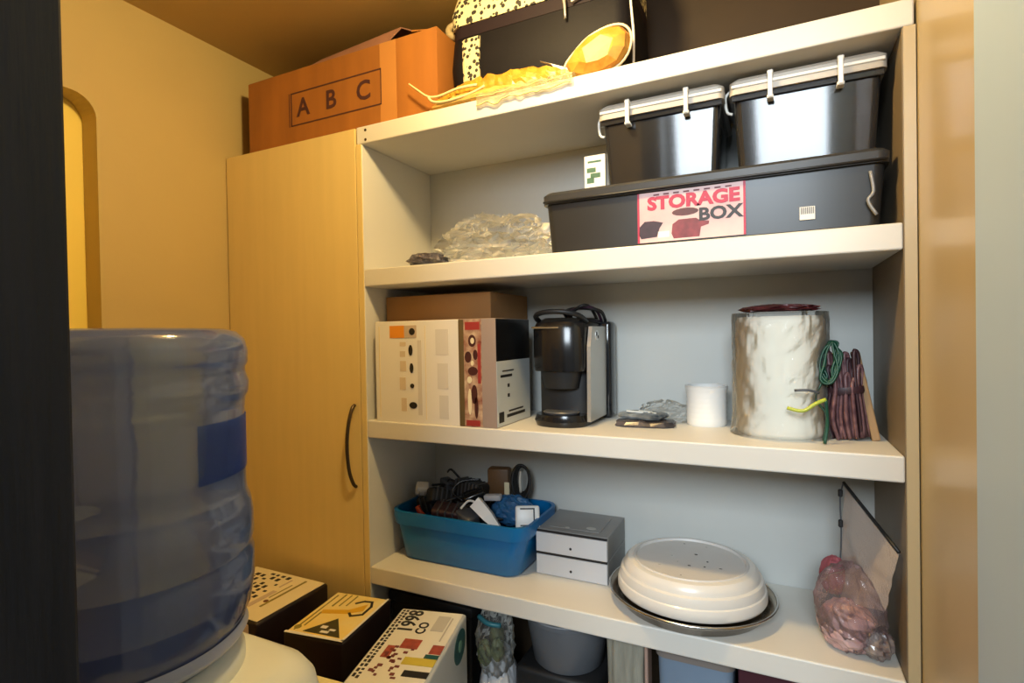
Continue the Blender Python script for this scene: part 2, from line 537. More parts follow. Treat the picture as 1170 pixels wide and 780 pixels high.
# ------------------------------------------------------------------ on top of the cabinets
# ABC carton
bx = thing('cardboard_carton', 'orange-brown cardboard carton printed A B C on top of the tall cabinet', 'box', (-0.432, 0.022, Z1))
L, DP, H = 0.646, 0.25, 0.205
t = 0.004
m = MB()
m.box(0, L, 0, t, 0, H); m.box(0, L, DP-t, DP, 0, H)
m.box(0, t, t, DP-t, 0, H); m.box(L-t, L, t, DP-t, 0, H); m.box(t, L-t, t, DP-t, 0, t)
m.build('body', cardb, bx)
# upper flaps
MB().loops([[(0.0, 0.0, H), (L*0.42, 0.0, H), (L*0.42, 0.004, H+0.004), (0.0, 0.004, H+0.004)],
            [(0.01, 0.115, H+0.012), (L*0.42, 0.115, H+0.014), (L*0.42, 0.115, H+0.018), (0.01, 0.115, H+0.016)]]).build('flap', cardb, bx)
MB().loops([[(0.24, 0.0, H), (0.50, 0.0, H), (0.50, 0.004, H), (0.24, 0.004, H)],
            [(0.255, 0.030, H+0.028), (0.515, 0.036, H+0.050), (0.515, 0.040, H+0.049), (0.255, 0.034, H+0.027)],
            [(0.275, 0.085, H+0.046), (0.53, 0.09, H+0.062), (0.53, 0.092, H+0.058), (0.275, 0.087, H+0.042)]]).build('flap', card_flap, bx)
MB().loops([[(L-0.004, 0.01, H), (L-0.004, DP-0.01, H), (L, DP-0.01, H), (L, 0.01, H)],
            [(L-0.08, 0.01, H+0.012), (L-0.08, DP-0.01, H+0.012), (L-0.078, DP-0.01, H+0.016), (L-0.078, 0.01, H+0.016)]]).build('flap', cardb, bx)
MB().loops([[(0.02, DP-0.004, H), (L-0.1, DP-0.004, H), (L-0.1, DP, H), (0.02, DP, H)],
            [(0.02, DP-0.11, H+0.018), (L-0.1, DP-0.11, H+0.018), (L-0.1, DP-0.11, H+0.022), (0.02, DP-0.11, H+0.022)]]).build('flap', cardb, bx)
fx0, fx1, fz0, fz1, b = 0.167, 0.480, 0.054, 0.145, 0.0035
plates('printed_frame', [(fx0, fx1, fz0, fz0+b), (fx0, fx1, fz1-b, fz1), (fx0, fx0+b, fz0, fz1), (fx1-b, fx1, fz0, fz1), (fx0-0.007, fx0-0.005, fz0, fz1)], ink_brown, bx, 'f', -0.0002, 0.0006)
for ch, u in (('A', 0.213), ('B', 0.312), ('C', 0.422)):
    text('printed_letter', ch, 0.068, ink_brown, bx, (u, -0.0007, 0.099), bold=0.0012)
MB().box(L-0.17, L-0.12, -0.0007, 0.0, 0.0, H).build('packing_tape', mat('tan_tape', (0.50, 0.22, 0.06), 0.25, var=0.1), bx)

# spotted and black bag
bg_ = thing('travel_bag', 'black bag with cream spotted fabric top and side, behind the gold packets', 'bag', (0.223, 0.066, Z1))
BL, BD, BH = 0.440, 0.20, 0.305
mm = MB()
rings = mm.rrect([(0.02, BL-0.02, 0.012, BD-0.012, 0.0), (0.0, BL, 0.0, BD, 0.03), (-0.006, BL+0.003, -0.006, BD, 0.12), (-0.002, BL, 0.0, BD, 0.185)], 0.035)
mm.loops(rings).build('lower_body', black_fab, bg_, True, 50)
mm = MB()
rings = mm.rrect([(-0.001, BL, 0.0, BD, 0.186), (0.0, BL, 0.0, BD, 0.214)], 0.035)
mm.loops(rings).build('zip_band', mat('dark_band_fabric', (0.016, 0.009, 0.012), 0.6, spec=0.2), bg_, True, 50)
mm = MB()
rings = mm.rrect([(-0.003, BL, -0.003, BD, 0.2145), (-0.005, BL, -0.004, BD, 0.25), (0.004, BL-0.01, 0.004, BD-0.01, 0.288), (0.025, BL-0.03, 0.025, BD-0.03, 0.303)], 0.035)
mm.loops(rings).build('spotted_top', leopard, bg_, True, 60)
# spotted end panel on the left of the front
mm = MB()
rows = []
for z, o in ((0.012, 0.006), (0.05, -0.005), (0.12, -0.0095), (0.178, -0.006)):
    rows.append([(0.012, 0.022+o*0.3, z), (0.026, 0.010+o, z), (0.045, 0.0+o, z), (0.085, 0.0+o-0.001, z), (0.085, 0.006+o, z), (0.045, 0.008+o, z), (0.02, 0.03, z)])
mm.loops(rows).build('spotted_panel', leopard, bg_)
MB().tube([(0.295, -0.012, 0.21), (0.30, -0.013, 0.19), (0.302, -0.013, 0.155)], 0.0045, 6, 3, taper=(1, 0.6)).build('zip_pull', silver, bg_, True)
MB().tube([(0.315, -0.010, 0.19), (0.35, -0.013, 0.200), (0.395, -0.012, 0.198), (0.425, -0.004, 0.188)], 0.0028, 6, 4).build('handle_stitching', pipe_w, bg_, True)
MB().tube([(BL-0.002, 0.0, 0.212), (BL+0.002, -0.001, 0.15), (BL+0.006, 0.0, 0.09), (BL+0.004, 0.005, 0.03)], 0.0028, 6, 4).build('piping', pipe_w, bg_, True)
MB().tube([(0.0, 0.06, 0.22), (-0.03, 0.05, 0.235), (-0.034, 0.06, 0.26), (0.0, 0.07, 0.27)], 0.009, 8, 5).build('end_loop', mat('tan_webbing', (0.42, 0.32, 0.16), 0.7), bg_, True)

# gold packets lying along the front of the top board
def pouch(name, pts, wid, hgt, material, label, cat, seed, n=26, k=10, amp=0.25):
    """long crumpled pouch through pts (x, y, z of bottom centre)"""
    pts = [Vector(p) for p in pts]
    mb = MB()
    rings = []
    for i in range(n+1):
        s = i/n*(len(pts)-1)
        j = min(int(s), len(pts)-2)
        p = pts[j].lerp(pts[j+1], s-j)
        e = math.sin(PI*min(max(i/n, 0.02), 0.98))**0.45
        ww, hh = wid*e, hgt*e
        ring = []
        for q in range(k):
            a = 2*PI*q/k
            nz = 1+amp*noise.noise(Vector((i*0.55, q*0.9, seed)))*1.6
            y = math.cos(a)*ww*nz/2
            z = max(0.0, (math.sin(a)*0.5+0.5)*hh*nz)
            ring.append((p.x, p.y+y, p.z+z+0.0003))
        rings.append(ring)
    mb.loops(rings)
    o = mb.build(name, material, None)
    return tag(o, label, cat)
pouch('gold_packet', [(0.19, 0.028, Z1), (0.36, 0.032, Z1), (0.58, 0.034, Z1)], 0.050, 0.060, gold, 'long crumpled gold foil packet lying in front of the black bag', 'packet', 1.0, 40, 14, 0.14)
pouch('gold_packet', [(0.215, -0.004, Z1), (0.32, -0.004, Z1), (0.47, -0.002, Z1)], 0.010, 0.018, mat('tan_gold_foil', (0.50, 0.23, 0.04), 0.4, col2=(0.70, 0.45, 0.12), vscale=30), 'thin tan gold strip packet along the front edge of the top board', 'packet', 5.0, 30, 8, 0.2)
ts = thing('twisted_strap', 'cream twisted strap end sticking out over the corner of the A B C carton', 'strap', (0.225, 0.0, Z1))
MB().tube([(-0.075, -0.004, 0.072), (-0.05, -0.006, 0.052), (-0.02, -0.006, 0.030), (0.01, -0.004, 0.026), (0.06, -0.005, 0.032), (0.11, -0.005, 0.030)], 0.0034, 6, 5, taper=(0.6, 1)).build('upper_strand', mat('cream_strap', (0.78, 0.62, 0.30), 0.5), ts, True)
MB().tube([(-0.02, -0.007, 0.030), (-0.005, -0.009, 0.014), (0.03, -0.009, 0.008), (0.09, -0.008, 0.012), (0.13, -0.007, 0.022)], 0.003, 6, 5).build('lower_strand', mat('cream_strap', (0, 0, 0)), ts, True)

# upright orange pouch with a pale rim
op = thing('orange_pouch', 'rounded orange net pouch with pale rim at the right end of the gold packets', 'pouch', (0.606, 0.026, Z1))
mb = MB()
rr_ = []
outline = [(-0.072, 0.035), (-0.05, 0.06), (-0.02, 0.083), (0.02, 0.094), (0.05, 0.090), (0.066, 0.07), (0.064, 0.04), (0.045, 0.015), (0.01, 0.003), (-0.035, 0.003), (-0.06, 0.012)]
for f, dy in ((0.55, -0.026), (0.9, -0.016), (1.0, 0.0), (0.9, 0.016), (0.55, 0.026)):
    rr_.append([(x*f, dy+0.006*noise.noise(Vector((x*60, z*60, dy*50))), 0.045+(z-0.045)*f) for x, z in outline])
mb.loops(rr_).build('net_body', orange, op)
MB().tube([(x*1.02, -0.004, 0.046+(z-0.045)*1.02) for x, z in outline], 0.0028, 5, 3, closed=True).build('rim', mat('pale_rim', (0.75, 0.62, 0.40), 0.4), op, True)
MB().prism([(-0.072, 0.035), (-0.13, 0.062), (-0.105, 0.05), (-0.085, 0.025), (-0.06, 0.03)], 'y', -0.004, 0.004).build('tied_end', pipe_w, op)
# clear wrap hanging at the board edge
mb = MB()
rows = []
for i in range(44):
    x = 0.335+0.225*i/43
    row = []
    for j in range(9):
        v = j/8
        a = noise.noise(Vector((x*42, v*2.0, 2)))
        b2 = noise.noise(Vector((x*90, v*4.5, 7)))
        if v < 0.5:
            y = 0.028-0.036*v/0.5
            z = Z1+0.004+0.026*abs(a)*(0.4+v)+0.006*abs(b2)
        else:
            y = -0.009-0.006*abs(a)
            z = Z1+0.006-(v-0.5)*2*(0.022+0.016*noise.noise(Vector((x*25, 0, 4))))+0.004*b2
        row.append((x, y, z))
    rows.append(row)
mb.loops(rows, False, False, False)
pw = thing('plastic_wrap', 'crinkled clear plastic wrap draped over the top board edge under the gold packets', 'wrap', (0, 0, 0))
mb.build('film', film('yellowish_clear_film', (0.98, 0.95, 0.85), (0.78, 0.66, 0.36), 0.25, 0.15, 0.3), pw)
for jj, rr0 in ((8, 0.0016), (5, 0.0013), (3, 0.0014)):
    MB().tube([rows[i][jj] for i in range(0, 44, 2)], rr0, 5, 3).build('crinkle_edge', mat('straw_film_edge', (0.62, 0.50, 0.20), 0.35), pw, True)

# ------------------------------------------------------------------ upper shelf (Z2)
mb = MB()
mb.blob((0.318, 0.115, Z2+0.045), (0.135, 0.092, 0.068), 3, 0.50, 2.5, 50, 28, octs=4, zmin=Z2+0.0005)
o = tag(mb.build('plastic_bag', clear), 'crumpled clear plastic bag heaped on the upper shelf left of the black box', 'plastic bag')
mb = MB()
mb.blob((0.158, 0.050, Z2+0.014), (0.050, 0.042, 0.020), 9, 0.35, 2.2, 26, 12, zmin=Z2+0.0005)
tag(mb.build('foil_scrap', film('grey_scrap_film', (0.8, 0.8, 0.85), (0.12, 0.11, 0.14), 0.60, 0.12, 0.3)), 'small dark grey crumpled wrapper at the left end of the upper shelf', 'wrapper')

sb = thing('storage_box', 'long low black lidded storage box with pink STORAGE BOX label', 'storage box', (0.48, 0.03, Z2))
mb = MB()
BLN = 0.618
rings = mb.rrect([(0.012, BLN-0.012, 0.008, 0.243, 0.0), (0.008, BLN-0.008, 0.002, 0.247, 0.006), (0.0, BLN, 0.0, 0.25, 0.108)], 0.018)
mb.loops(rings).build('tub', blackpl, sb, True, 40)
lid = mb = MB()
rings = mb.rrect([(-0.006, BLN+0.006, -0.008, 0.256, 0.1085), (-0.006, BLN+0.006, -0.010, 0.256, 0.127), (0.0, BLN, -0.004, 0.250, 0.133)], 0.02)
lid = mb.loops(rings).build('lid', lid_pl, sb, True, 40)
MB().tube([(0.0, -0.011, 0.112), (BLN*0.5, -0.012, 0.112), (BLN, -0.011, 0.112)], 0.0022, 5, 2).build('lid_lip', blackpl, lid, True)
lb = plates('paper_label', [(0.200, 0.400, 0.008, 0.107)], label_pink, sb, 'f', -0.0006, 0.001)
plates('label_border', [(0.396, 0.400, 0.008, 0.107), (0.200, 0.204, 0.008, 0.107)], ink_red, lb, 'f', -0.0017, 0.0003)
text('label_lettering', 'STORAGE', 0.0345, ink_red, lb, (0.305, -0.0019, 0.083), bold=0.0016, sx=1.12)
text('label_lettering', 'BOX', 0.033, ink_black, lb, (0.355, -0.0019, 0.0525), bold=0.0012, sx=1.12)
plates('label_small_print', [(0.232+0.019*i, 0.243+0.019*i, 0.0995, 0.1025) for i in range(8)], ink_maroon, lb, 'f', -0.0017, 0.0003)
# red pot and dark pot pictures
m = MB()
m.prism([(0.270, 0.012), (0.318, 0.012), (0.321, 0.030), (0.335, 0.034), (0.336, 0.040), (0.320, 0.042), (0.312, 0.048), (0.280, 0.048), (0.268, 0.040), (0.266, 0.022)], 'y', -0.0020, -0.0014)
m.build('pot_picture', mat('red_pot_ink', (0.24, 0.03, 0.04), 0.5, var=0.5, vscale=60), lb)
discs('pot_lid_picture', [(0.292, 0.062, 0.025, 0.0075)], mat('brown_pot_ink', (0.10, 0.018, 0.018), 0.5, var=0.4, vscale=60), lb, 'f', -0.0017, 0.0003)
m = MB()
m.prism([(0.207, 0.016), (0.238, 0.018), (0.243, 0.034), (0.250, 0.045), (0.232, 0.050), (0.214, 0.050), (0.204, 0.040), (0.203, 0.024)], 'y', -0.0020, -0.0014)
m.build('pan_picture', mat('dark_pan_ink', (0.035, 0.008, 0.02), 0.5, var=0.5, vscale=70), lb)
plates('label_price_strip', [(0.24, 0.262, 0.016, 0.028)], paper, lb, 'f', -0.0017, 0.0003)
bc = plates('barcode_sticker', [(0.488, 0.512, 0.024, 0.047)], paper, sb, 'f', -0.0006, 0.001)
plates('barcode_bars', [(0.490+0.0024*i, 0.4912+0.0024*i, 0.034, 0.046) for i in range(9)], ink_black, bc, 'f', -0.0017, 0.0003)
MB().tube([(0.594, -0.004, 0.095), (0.598, -0.007, 0.06), (0.590, -0.008, 0.045), (0.602, -0.009, 0.02)], 0.0028, 6, 4).build('side_latch', mat('grey_latch', (0.25, 0.25, 0.25), 0.3), sb, True)

def clip_bin(x, wd, label, clips, refl):
    b = thing('clip_lid_bin', label, 'bin', (x, 0.045, Z2+0.1335), group='smoky bins on the black storage box')
    mb = MB()
    rings = mb.rrect([(0.020, wd-0.020, 0.020, 0.205, 0.0), (0.014, wd-0.014, 0.014, 0.211, 0.004), (0.007, wd-0.007, 0.004, 0.220, 0.138)], 0.014)
    inner = mb.rrect([(0.010, wd-0.010, 0.007, 0.217, 0.138), (0.018, wd-0.018, 0.018, 0.207, 0.006)], 0.012)
    mb.loops(rings+inner).build('body', smoky, b, True, 40)
    MB().box(0.004, wd-0.004, -0.001, 0.004, 0.128, 0.1385, 0.001, 1).build('rim', smoky, b)
    mb = MB()
    rings = mb.rrect([(0.0, wd, -0.006, 0.226, 0.1388), (0.0, wd, -0.006, 0.226, 0.162), (0.008, wd-0.008, 0.0, 0.22, 0.169)], 0.012)
    l_ = mb.loops(rings).build('lid', lid_white, b, True, 40)
    MB().box(0.004, wd-0.004, -0.0085, -0.0055, 0.150, 0.156, 0.001, 1).build('lid_ridge', clip_white, l_)
    for c in clips:
        MB().box(c-0.005, c+0.005, -0.020, 0.01, 0.160, 0.167, 0.0015, 1).box(c-0.004, c+0.004, -0.020, -0.013, 0.118, 0.163, 0.0015, 1).box(c-0.0055, c+0.0055, -0.018, 0.002, 0.117, 0.123, 0.001, 1).build('clip', clip_white, b)
    MB().tube([(0.0, 0.03, 0.160), (-0.009, 0.032, 0.150), (-0.006, 0.03, 0.122), (0.004, 0.028, 0.115)], 0.003, 6, 3).build('side_clip', clip_white, b, True)
    # dim contents
    MB().box(0.03, wd-0.03, 0.045, 0.19, 0.0065, 0.075, 0.008, 2).build('folded_lining', mat('dark_lining', (0.05, 0.045, 0.045), 0.7, var=0.4, vscale=14), b)
    return b
clip_bin(0.598, 0.246, 'smoky clear bin with white clip lid, left one on the black box', (0.064, 0.178), False)
clip_bin(0.853, 0.250, 'smoky clear bin with white clip lid at the right panel, catching the window reflection', (0.070, 0.180), True)
cd = thing('small_packet', 'little white card with green print standing left of the smoky bin', 'card', (0.555, 0.075, Z2+0.1335))
MB().box(0, 0.047, 0, 0.010, 0, 0.082, 0.001, 1).build('card', paper, cd)
plates('green_print', [(0.006, 0.026, 0.045, 0.055), (0.014, 0.036, 0.033, 0.043), (0.006, 0.022, 0.022, 0.034), (0.008, 0.038, 0.066, 0.070)], ink_green, cd, 'f', -0.0001, 0.0006)

# ------------------------------------------------------------------ middle shelf (Z3)
c1 = thing('white_carton', 'white carton with orange corner label and column of small product pictures', 'box', (0.026, 0.004, Z3))
MB().box(0, 0.243, 0, 0.20, 0, 0.247, 0.001, 1).build('box_body', paper, c1)
plates('orange_label', [(0.046, 0.090, 0.206, 0.236)], ink_orange, c1, 'f', -0.0001)
plates('tan_label', [(0.090, 0.126, 0.206, 0.236)], ink_tan, c1, 'f', -0.0001)
discs('product_picture', [(0.113, 0.221, 0.0085, 0.0085), (0.108, 0.176, 0.006, 0.013), (0.110, 0.133, 0.0055, 0.012), (0.111, 0.090, 0.006, 0.0055), (0.113, 0.043, 0.0115, 0.008)], ink_black, c1, 'f', -0.0008, 0.0004)
plates('tan_text_block', [(0.076, 0.094, 0.186, 0.196), (0.076, 0.094, 0.125, 0.150), (0.074, 0.092, 0.080, 0.110), (0.078, 0.094, 0.028, 0.060), (0.076, 0.092, 0.160, 0.174)], mat('pale_tan_ink', (0.66, 0.55, 0.40), 0.6), c1, 'f', -0.0001)
plates('picture_strip', [(0.128, 0.140, 0.02, 0.20)], mat('pale_grey_ink', (0.64, 0.60, 0.53), 0.6), c1, 'f', -0.0001)
plates('grey_panel', [(0.180, 0.216, 0.165, 0.225), (0.184, 0.214, 0.085, 0.145), (0.188, 0.214, 0.015, 0.07)], mat('paler_grey_ink', (0.66, 0.63, 0.57), 0.6), c1, 'f', -0.0001)
plates('edge_line', [(0.012, 0.015, 0.01, 0.235), (0.150, 0.152, 0.01, 0.235)], paper_cream, c1, 'f', -0.0001)

c2 = thing('narrow_carton', 'narrow red and brown picture carton standing right of the white carton', 'box', (0.2705, 0.002, Z3))
MB().box(0, 0.096, 0, 0.185, 0, 0.247, 0.001, 1).build('box_body', mat('mauve_brown_card', (0.34, 0.26, 0.22), 0.5, var=0.1), c2)
plates('brown_edge', [(0.0, 0.014, 0.001, 0.246)], mat('dark_olive_ink', (0.12, 0.08, 0.03), 0.5), c2, 'f', -0.0001)
plates('picture_band', [(0.014, 0.060, 0.001, 0.246)], mat('food_photo', (0.22, 0.05, 0.03), 0.4, col2=(0.62, 0.46, 0.30), vscale=45), c2, 'f', -0.0001)
discs('picture_spot', [(0.036, 0.197, 0.010, 0.014), (0.025, 0.160, 0.009, 0.013), (0.044, 0.165, 0.006, 0.012), (0.037, 0.128, 0.013, 0.010), (0.040, 0.075, 0.008, 0.022), (0.045, 0.045, 0.005, 0.025)], mat('dark_photo_ink', (0.06, 0.012, 0.010), 0.5), c2, 'f', -0.0008, 0.0004)
discs('picture_highlight', [(0.037, 0.197, 0.005, 0.007), (0.028, 0.058, 0.005, 0.03), (0.036, 0.146, 0.004, 0.006), (0.028, 0.108, 0.006, 0.008)], paper_cream, c2, 'f', -0.0010, 0.0005)
plates('red_block', [(0.018, 0.056, 0.222, 0.240), (0.018, 0.054, 0.003, 0.016), (0.05, 0.058, 0.10, 0.19)], mat('red_photo_ink', (0.33, 0.03, 0.025), 0.5), c2, 'f', -0.0008, 0.0004)
plates('dark_photo_panel', [(0.002, 0.183, 0.150, 0.246)], blackg, c2, 'r', 0.0961)
plates('white_panel', [(0.002, 0.183, 0.002, 0.150)], mat('cool_white_card', (0.60, 0.64, 0.64), 0.5), c2, 'r', 0.0961)
plates('side_print', [(0.02, 0.08, 0.112, 0.118), (0.055, 0.066, 0.088, 0.096), (0.055, 0.066, 0.065, 0.073), (0.03, 0.09, 0.125, 0.128), (0.05, 0.15, 0.018, 0.025), (0.06, 0.14, 0.030, 0.034), (0.010, 0.035, 0.010, 0.034)], ink_black, c2, 'r', 0.0966, 0.0004)
tag(MB().box(0.006, 0.317, 0.075, 0.29, Z3+0.2475, Z3+0.313, 0.001, 1).build('flat_carton', cardb_dark), 'plain brown cardboard carton lying on top of the white carton', 'box')

# coffee maker
kx, ky = 0.420, 0.058
k = thing('coffee_maker', 'black single-cup coffee maker with silver side panel on the middle shelf', 'coffee maker', (kx, ky, Z3))
mb = MB()
def dring(x0, x1, yf, yb, z, bulge):
    """D-shaped ring: rounded front, flat back"""
    pts = []
    for i in range(13):
        a = PI+PI*i/12
        pts.append(((x0+x1)/2+(x1-x0)/2*math.cos(a), yf+bulge+bulge*math.sin(a), z))
    pts += [(x1, yb, z), (x0, yb, z)]
    return pts
MB().loops([dring(0.004, 0.124, -0.002, 0.22, 0.0, 0.045), dring(0.0, 0.128, -0.006, 0.22, 0.012, 0.045), dring(0.004, 0.124, -0.002, 0.22, 0.026, 0.045)]).build('base', blackg, k, True, 40)
MB().lathe([(0.040, 0.0), (0.043, 0.004), (0.040, 0.007)], 24, 0.064, 0.040, sy=0.8).build('drip_tray', greydk, k, True, 40).location.z = 0.0265
MB().loops([dring(0.004, 0.124, 0.045, 0.22, 0.0265, 0.02), dring(0.004, 0.124, 0.045, 0.22, 0.150, 0.02)]).build('column', blackm, k, True, 40)
MB().loops([dring(0.004, 0.124, 0.004, 0.22, 0.125, 0.03), dring(0.002, 0.126, 0.002, 0.22, 0.135, 0.03), dring(0.002, 0.126, 0.002, 0.22, 0.222, 0.03), dring(0.008, 0.120, 0.008, 0.21, 0.236, 0.03), dring(0.02, 0.108, 0.03, 0.19, 0.246, 0.03)]).build('brew_head', blackg, k, True, 35)
MB().loops([dring(0.024, 0.104, 0.016, 0.10, 0.085, 0.03), dring(0.016, 0.112, 0.010, 0.10, 0.1245, 0.03)]).build('pod_holder', blackm, k, True, 40)
MB().box(0.010, 0.075, -0.001, 0.006, 0.222, 0.2265, 0.001, 1).build('lid_trim', steel, k)
MB().tube([(0.008, 0.06, 0.236), (0.012, 0.02, 0.250), (0.04, 0.0, 0.258), (0.085, 0.0, 0.258), (0.115, 0.02, 0.250), (0.120, 0.06, 0.236)], 0.006, 8, 5).build('lever_handle', blackm, k, True)
sp = MB()
sp.prism([(0.030, 0.012), (0.155, 0.012), (0.165, 0.225), (0.05, 0.225), (0.036, 0.18)], 'x', 0.1285, 0.137)
sp = sp.build('side_panel', silver, k)
discs('round_badge', [(0.085, 0.205, 0.012, 0.012)], mat('badge_silver', (0.8, 0.8, 0.8), 0.3, 0.5), sp, 'r', 0.1375)
discs('badge_mark', [(0.080, 0.208, 0.004, 0.005), (0.091, 0.201, 0.004, 0.004)], ink_black, sp, 'r', 0.1384, 0.0004)
MB().box(0.110, 0.146, 0.168, 0.222, 0.0, 0.238, 0.008, 3).build('water_tank', film('tank_plastic', (0.25, 0.27, 0.3), (0.02, 0.022, 0.025), 0.65, 0.08), k, True, 40)
for q in range(3):
    MB().tube([(0.128-0.01*q, 0.19, 0.240), (0.128-0.012*q, 0.15, 0.262+0.004*q), (0.095, 0.13-0.01*q, 0.270+0.003*q), (0.055, 0.13, 0.268-0.006*q), (0.035+0.01*q, 0.15, 0.258), (0.035, 0.19, 0.247)], 0.0042, 6, 5).build('power_cord', blackm if q != 1 else mat('plum_cord', (0.05, 0.02, 0.045), 0.3), k, True)

# packets on the shelf
def flat_packet(name, loc, rz, wx, wy, h, material, label, seed, cat='packet'):
    mb = MB()
    rings = []
    n = 16
    for f, z in ((0.93, 0.0), (1.0, h*0.35), (0.9, h*0.8), (0.55, h)):
        ring = []
        for i in range(n):
            a = 2*PI*(i+0.5)/n
            c, s = math.cos(a), math.sin(a)
            kk = 1/max(abs(c), abs(s))
            ring.append((c*kk*wx/2*f*(1+0.05*noise.noise(Vector((c*3, s*3, seed)))), s*kk*wy/2*f*(1+0.05*noise.noise(Vector((c*3, s*3, seed+4)))), z+(0.25*h*noise.noise(Vector((c*2, s*2, seed+8+z*90))) if z > 0 else 0)))
        rings.append(ring)
    o = mb.loops(rings).build(name, material)
    o.location = loc
    o.rotation_euler = (0, 0, R(rz))
    return tag(o, label, cat, 'flat packets on the middle shelf')
p1 = flat_packet('flat_packet', (0.662, 0.160, Z3), 8, 0.13, 0.085, 0.014, mat('dark_packet', (0.03, 0.028, 0.032), 0.25, col2=(0.12, 0.10, 0.10), vscale=25), 'dark flat plastic packet lying lowest beside the coffee maker', 1)
p2 = flat_packet('flat_packet', (0.654, 0.170, Z3+0.0165), -14, 0.105, 0.075, 0.012, mat('navy_packet', (0.025, 0.035, 0.05), 0.22, col2=(0.25, 0.28, 0.30), vscale=30), 'navy packet with pale markings on top of the dark flat packet', 3)
for (rec, a) in (((-0.035, 0.002, -0.020, -0.008), 20), ((-0.01, 0.02, -0.003, 0.010), 20), ((0.012, 0.03, -0.018, -0.006), 20)):
    q = plates('pale_marking', [rec], mat('pale_print', (0.62, 0.65, 0.66), 0.4), p2, 't', 0.0128, 0.0012)
    q.rotation_euler = (0, R(4), R(a))
mb = MB()
mb.blob((0.695, 0.225, Z3+0.022), (0.055, 0.035, 0.026), 6, 0.35, 2.4, 36, 18, zmin=Z3+0.0005)
tag(mb.build('plastic_bag', clear_thin), 'small crumpled clear plastic bag behind the navy packet', 'plastic bag')

# white ribbed cup
cp = thing('plastic_cup', 'small white ribbed plastic cup standing left of the wrapped roll', 'cup', (0.787, 0.215, Z3))
prof = [(0.040, 0.0), (0.042, 0.003)]
for i in range(6):
    z = 0.008+i*0.011
    prof += [(0.0425, z), (0.0432, z+0.004), (0.0425, z+0.008)]
prof += [(0.044, 0.078), (0.0455, 0.082), (0.0455, 0.086), (0.041, 0.086), (0.039, 0.01)]
MB().lathe(prof, 36).build('cup_wall', white_pl, cp, True, 40)
MB().lathe([(0.0455, 0.0865), (0.046, 0.0885), (0.040, 0.0885), (0.040, 0.0865)], 36, cap0=False, cap1=False).build('rim', white_pl, cp, True, 40)

# wrapped roll
rl = thing('wrapped_roll', 'tall white padding roll in a clear plastic bag on the middle shelf', 'roll', (0.934, 0.155, Z3))
mb = MB()
rings = []
for j in range(25):
    z = 0.236*j/24
    ring = []
    for i in range(48):
        a = 2*PI*i/48
        e = 1 if 0 < j < 24 else 0.94
        rr = 0.082*e*(1+0.010*noise.noise(Vector((math.cos(a)*3, math.sin(a)*3, z*14))))
        ring.append((rr*math.cos(a), rr*math.sin(a)*0.98, z))
    rings.append(ring)
mb.loops(rings).build('padding', roll_white, rl, True)
mb = MB()
rings = []
for j in range(33):
    z = 0.002+0.242*j/32
    ring = []
    for i in range(72):
        a = 2*PI*i/72
        q = Vector((math.cos(a)*4, math.sin(a)*4, z*22))
        e = 0.0866+0.0030*(1-2*abs(noise.noise(q)))+0.0012*noise.noise(q*3)
        if j < 5:
            e += 0.006*(5-j)/5
        ring.append((e*math.cos(a), e*math.sin(a), z))
    rings.append(ring)
mb.loops(rings, True, False, True).build('plastic_wrap', clear_thin, rl)
mb = MB()
mb.blob((0.0, 0.0, 0.252), (0.070, 0.045, 0.009), 5, 0.30, 2.5, 34, 12, zmin=0.245)
tag(mb.build('folded_wrapper', maroon), 'dark maroon folded wrapper lying on top of the wrapped roll', 'wrapper').location = (0.934, 0.155, Z3)

# hanks of wire and cord in the corner
random.seed(4)
gw = thing('green_wire_hank', 'hank of dark green wire in front of the plum cords', 'wire', (1.016, 0.105, Z3+0.1))
for q in range(9):
    mb = MB()
    pts = []
    for i in range(9):
        a = 2*PI*i/9
        pts.append((0.015*math.cos(a)*(0.4+0.9*random.random())+0.004*random.random(), 0.008*math.sin(a)+0.002*q-0.010, 0.046+0.036*math.sin(a+0.4)*(1+0.15*random.random())))
    mb.tube(pts, 0.0022, 5, 4, closed=True).build('wire_loop', green_w, gw, True)
MB().tube([(-0.006, -0.004, 0.02), (-0.022, -0.012, -0.02), (-0.005, -0.018, -0.05), (-0.01, -0.012, -0.0985)], 0.0022, 5, 5).build('wire_tail', green_w, gw, True)
lm = thing('lime_tag', 'lime green plastic strip hooked in front of the wrapped roll', 'tag', (0.985, 0.045, Z3))
MB().tube([(-0.040, 0.0, 0.066), (-0.015, -0.004, 0.062), (0.005, 0.0, 0.075), (0.022, 0.006, 0.083)], 0.0035, 6, 4).build('strip', lime, lm, True)
MB().tube([(-0.028, 0.004, 0.098), (-0.005, 0.004, 0.099), (0.012, 0.008, 0.094)], 0.0025, 6, 3).build('upper_strip', greydk, lm, True)
MB().tube([(0.022, 0.006, 0.083), (0.025, 0.014, 0.04), (0.02, 0.01, 0.002)], 0.003, 6, 4).build('stem', green_w, lm, True)
ch = thing('cord_bundle', 'bundle of plum and brown cords tied upright in the shelf corner', 'cords', (1.055, 0.125, Z3), ry=-6)
for q in range(15):
    u = -0.030+0.058*(q/14)
    v = 0.012*math.sin(q*2.4)
    h = 0.135+0.025*math.sin(q*1.7)
    mb = MB()
    mb.tube([(u*0.9-0.003, v, 0.004), (u*1.05-0.005, v-0.006, 0.045), (u*0.8, v-0.008, 0.10), (u*0.9+0.002, v-0.004, h), (u*0.9+0.007, v, h+0.006), (u*0.9+0.009, v+0.003, h-0.01), (u*0.8+0.006, v+0.002, 0.09), (u+0.004, v+0.003, 0.005)], 0.0036, 5, 4)
    mb.build('cord', twine if q % 3 else twine2, ch, True)
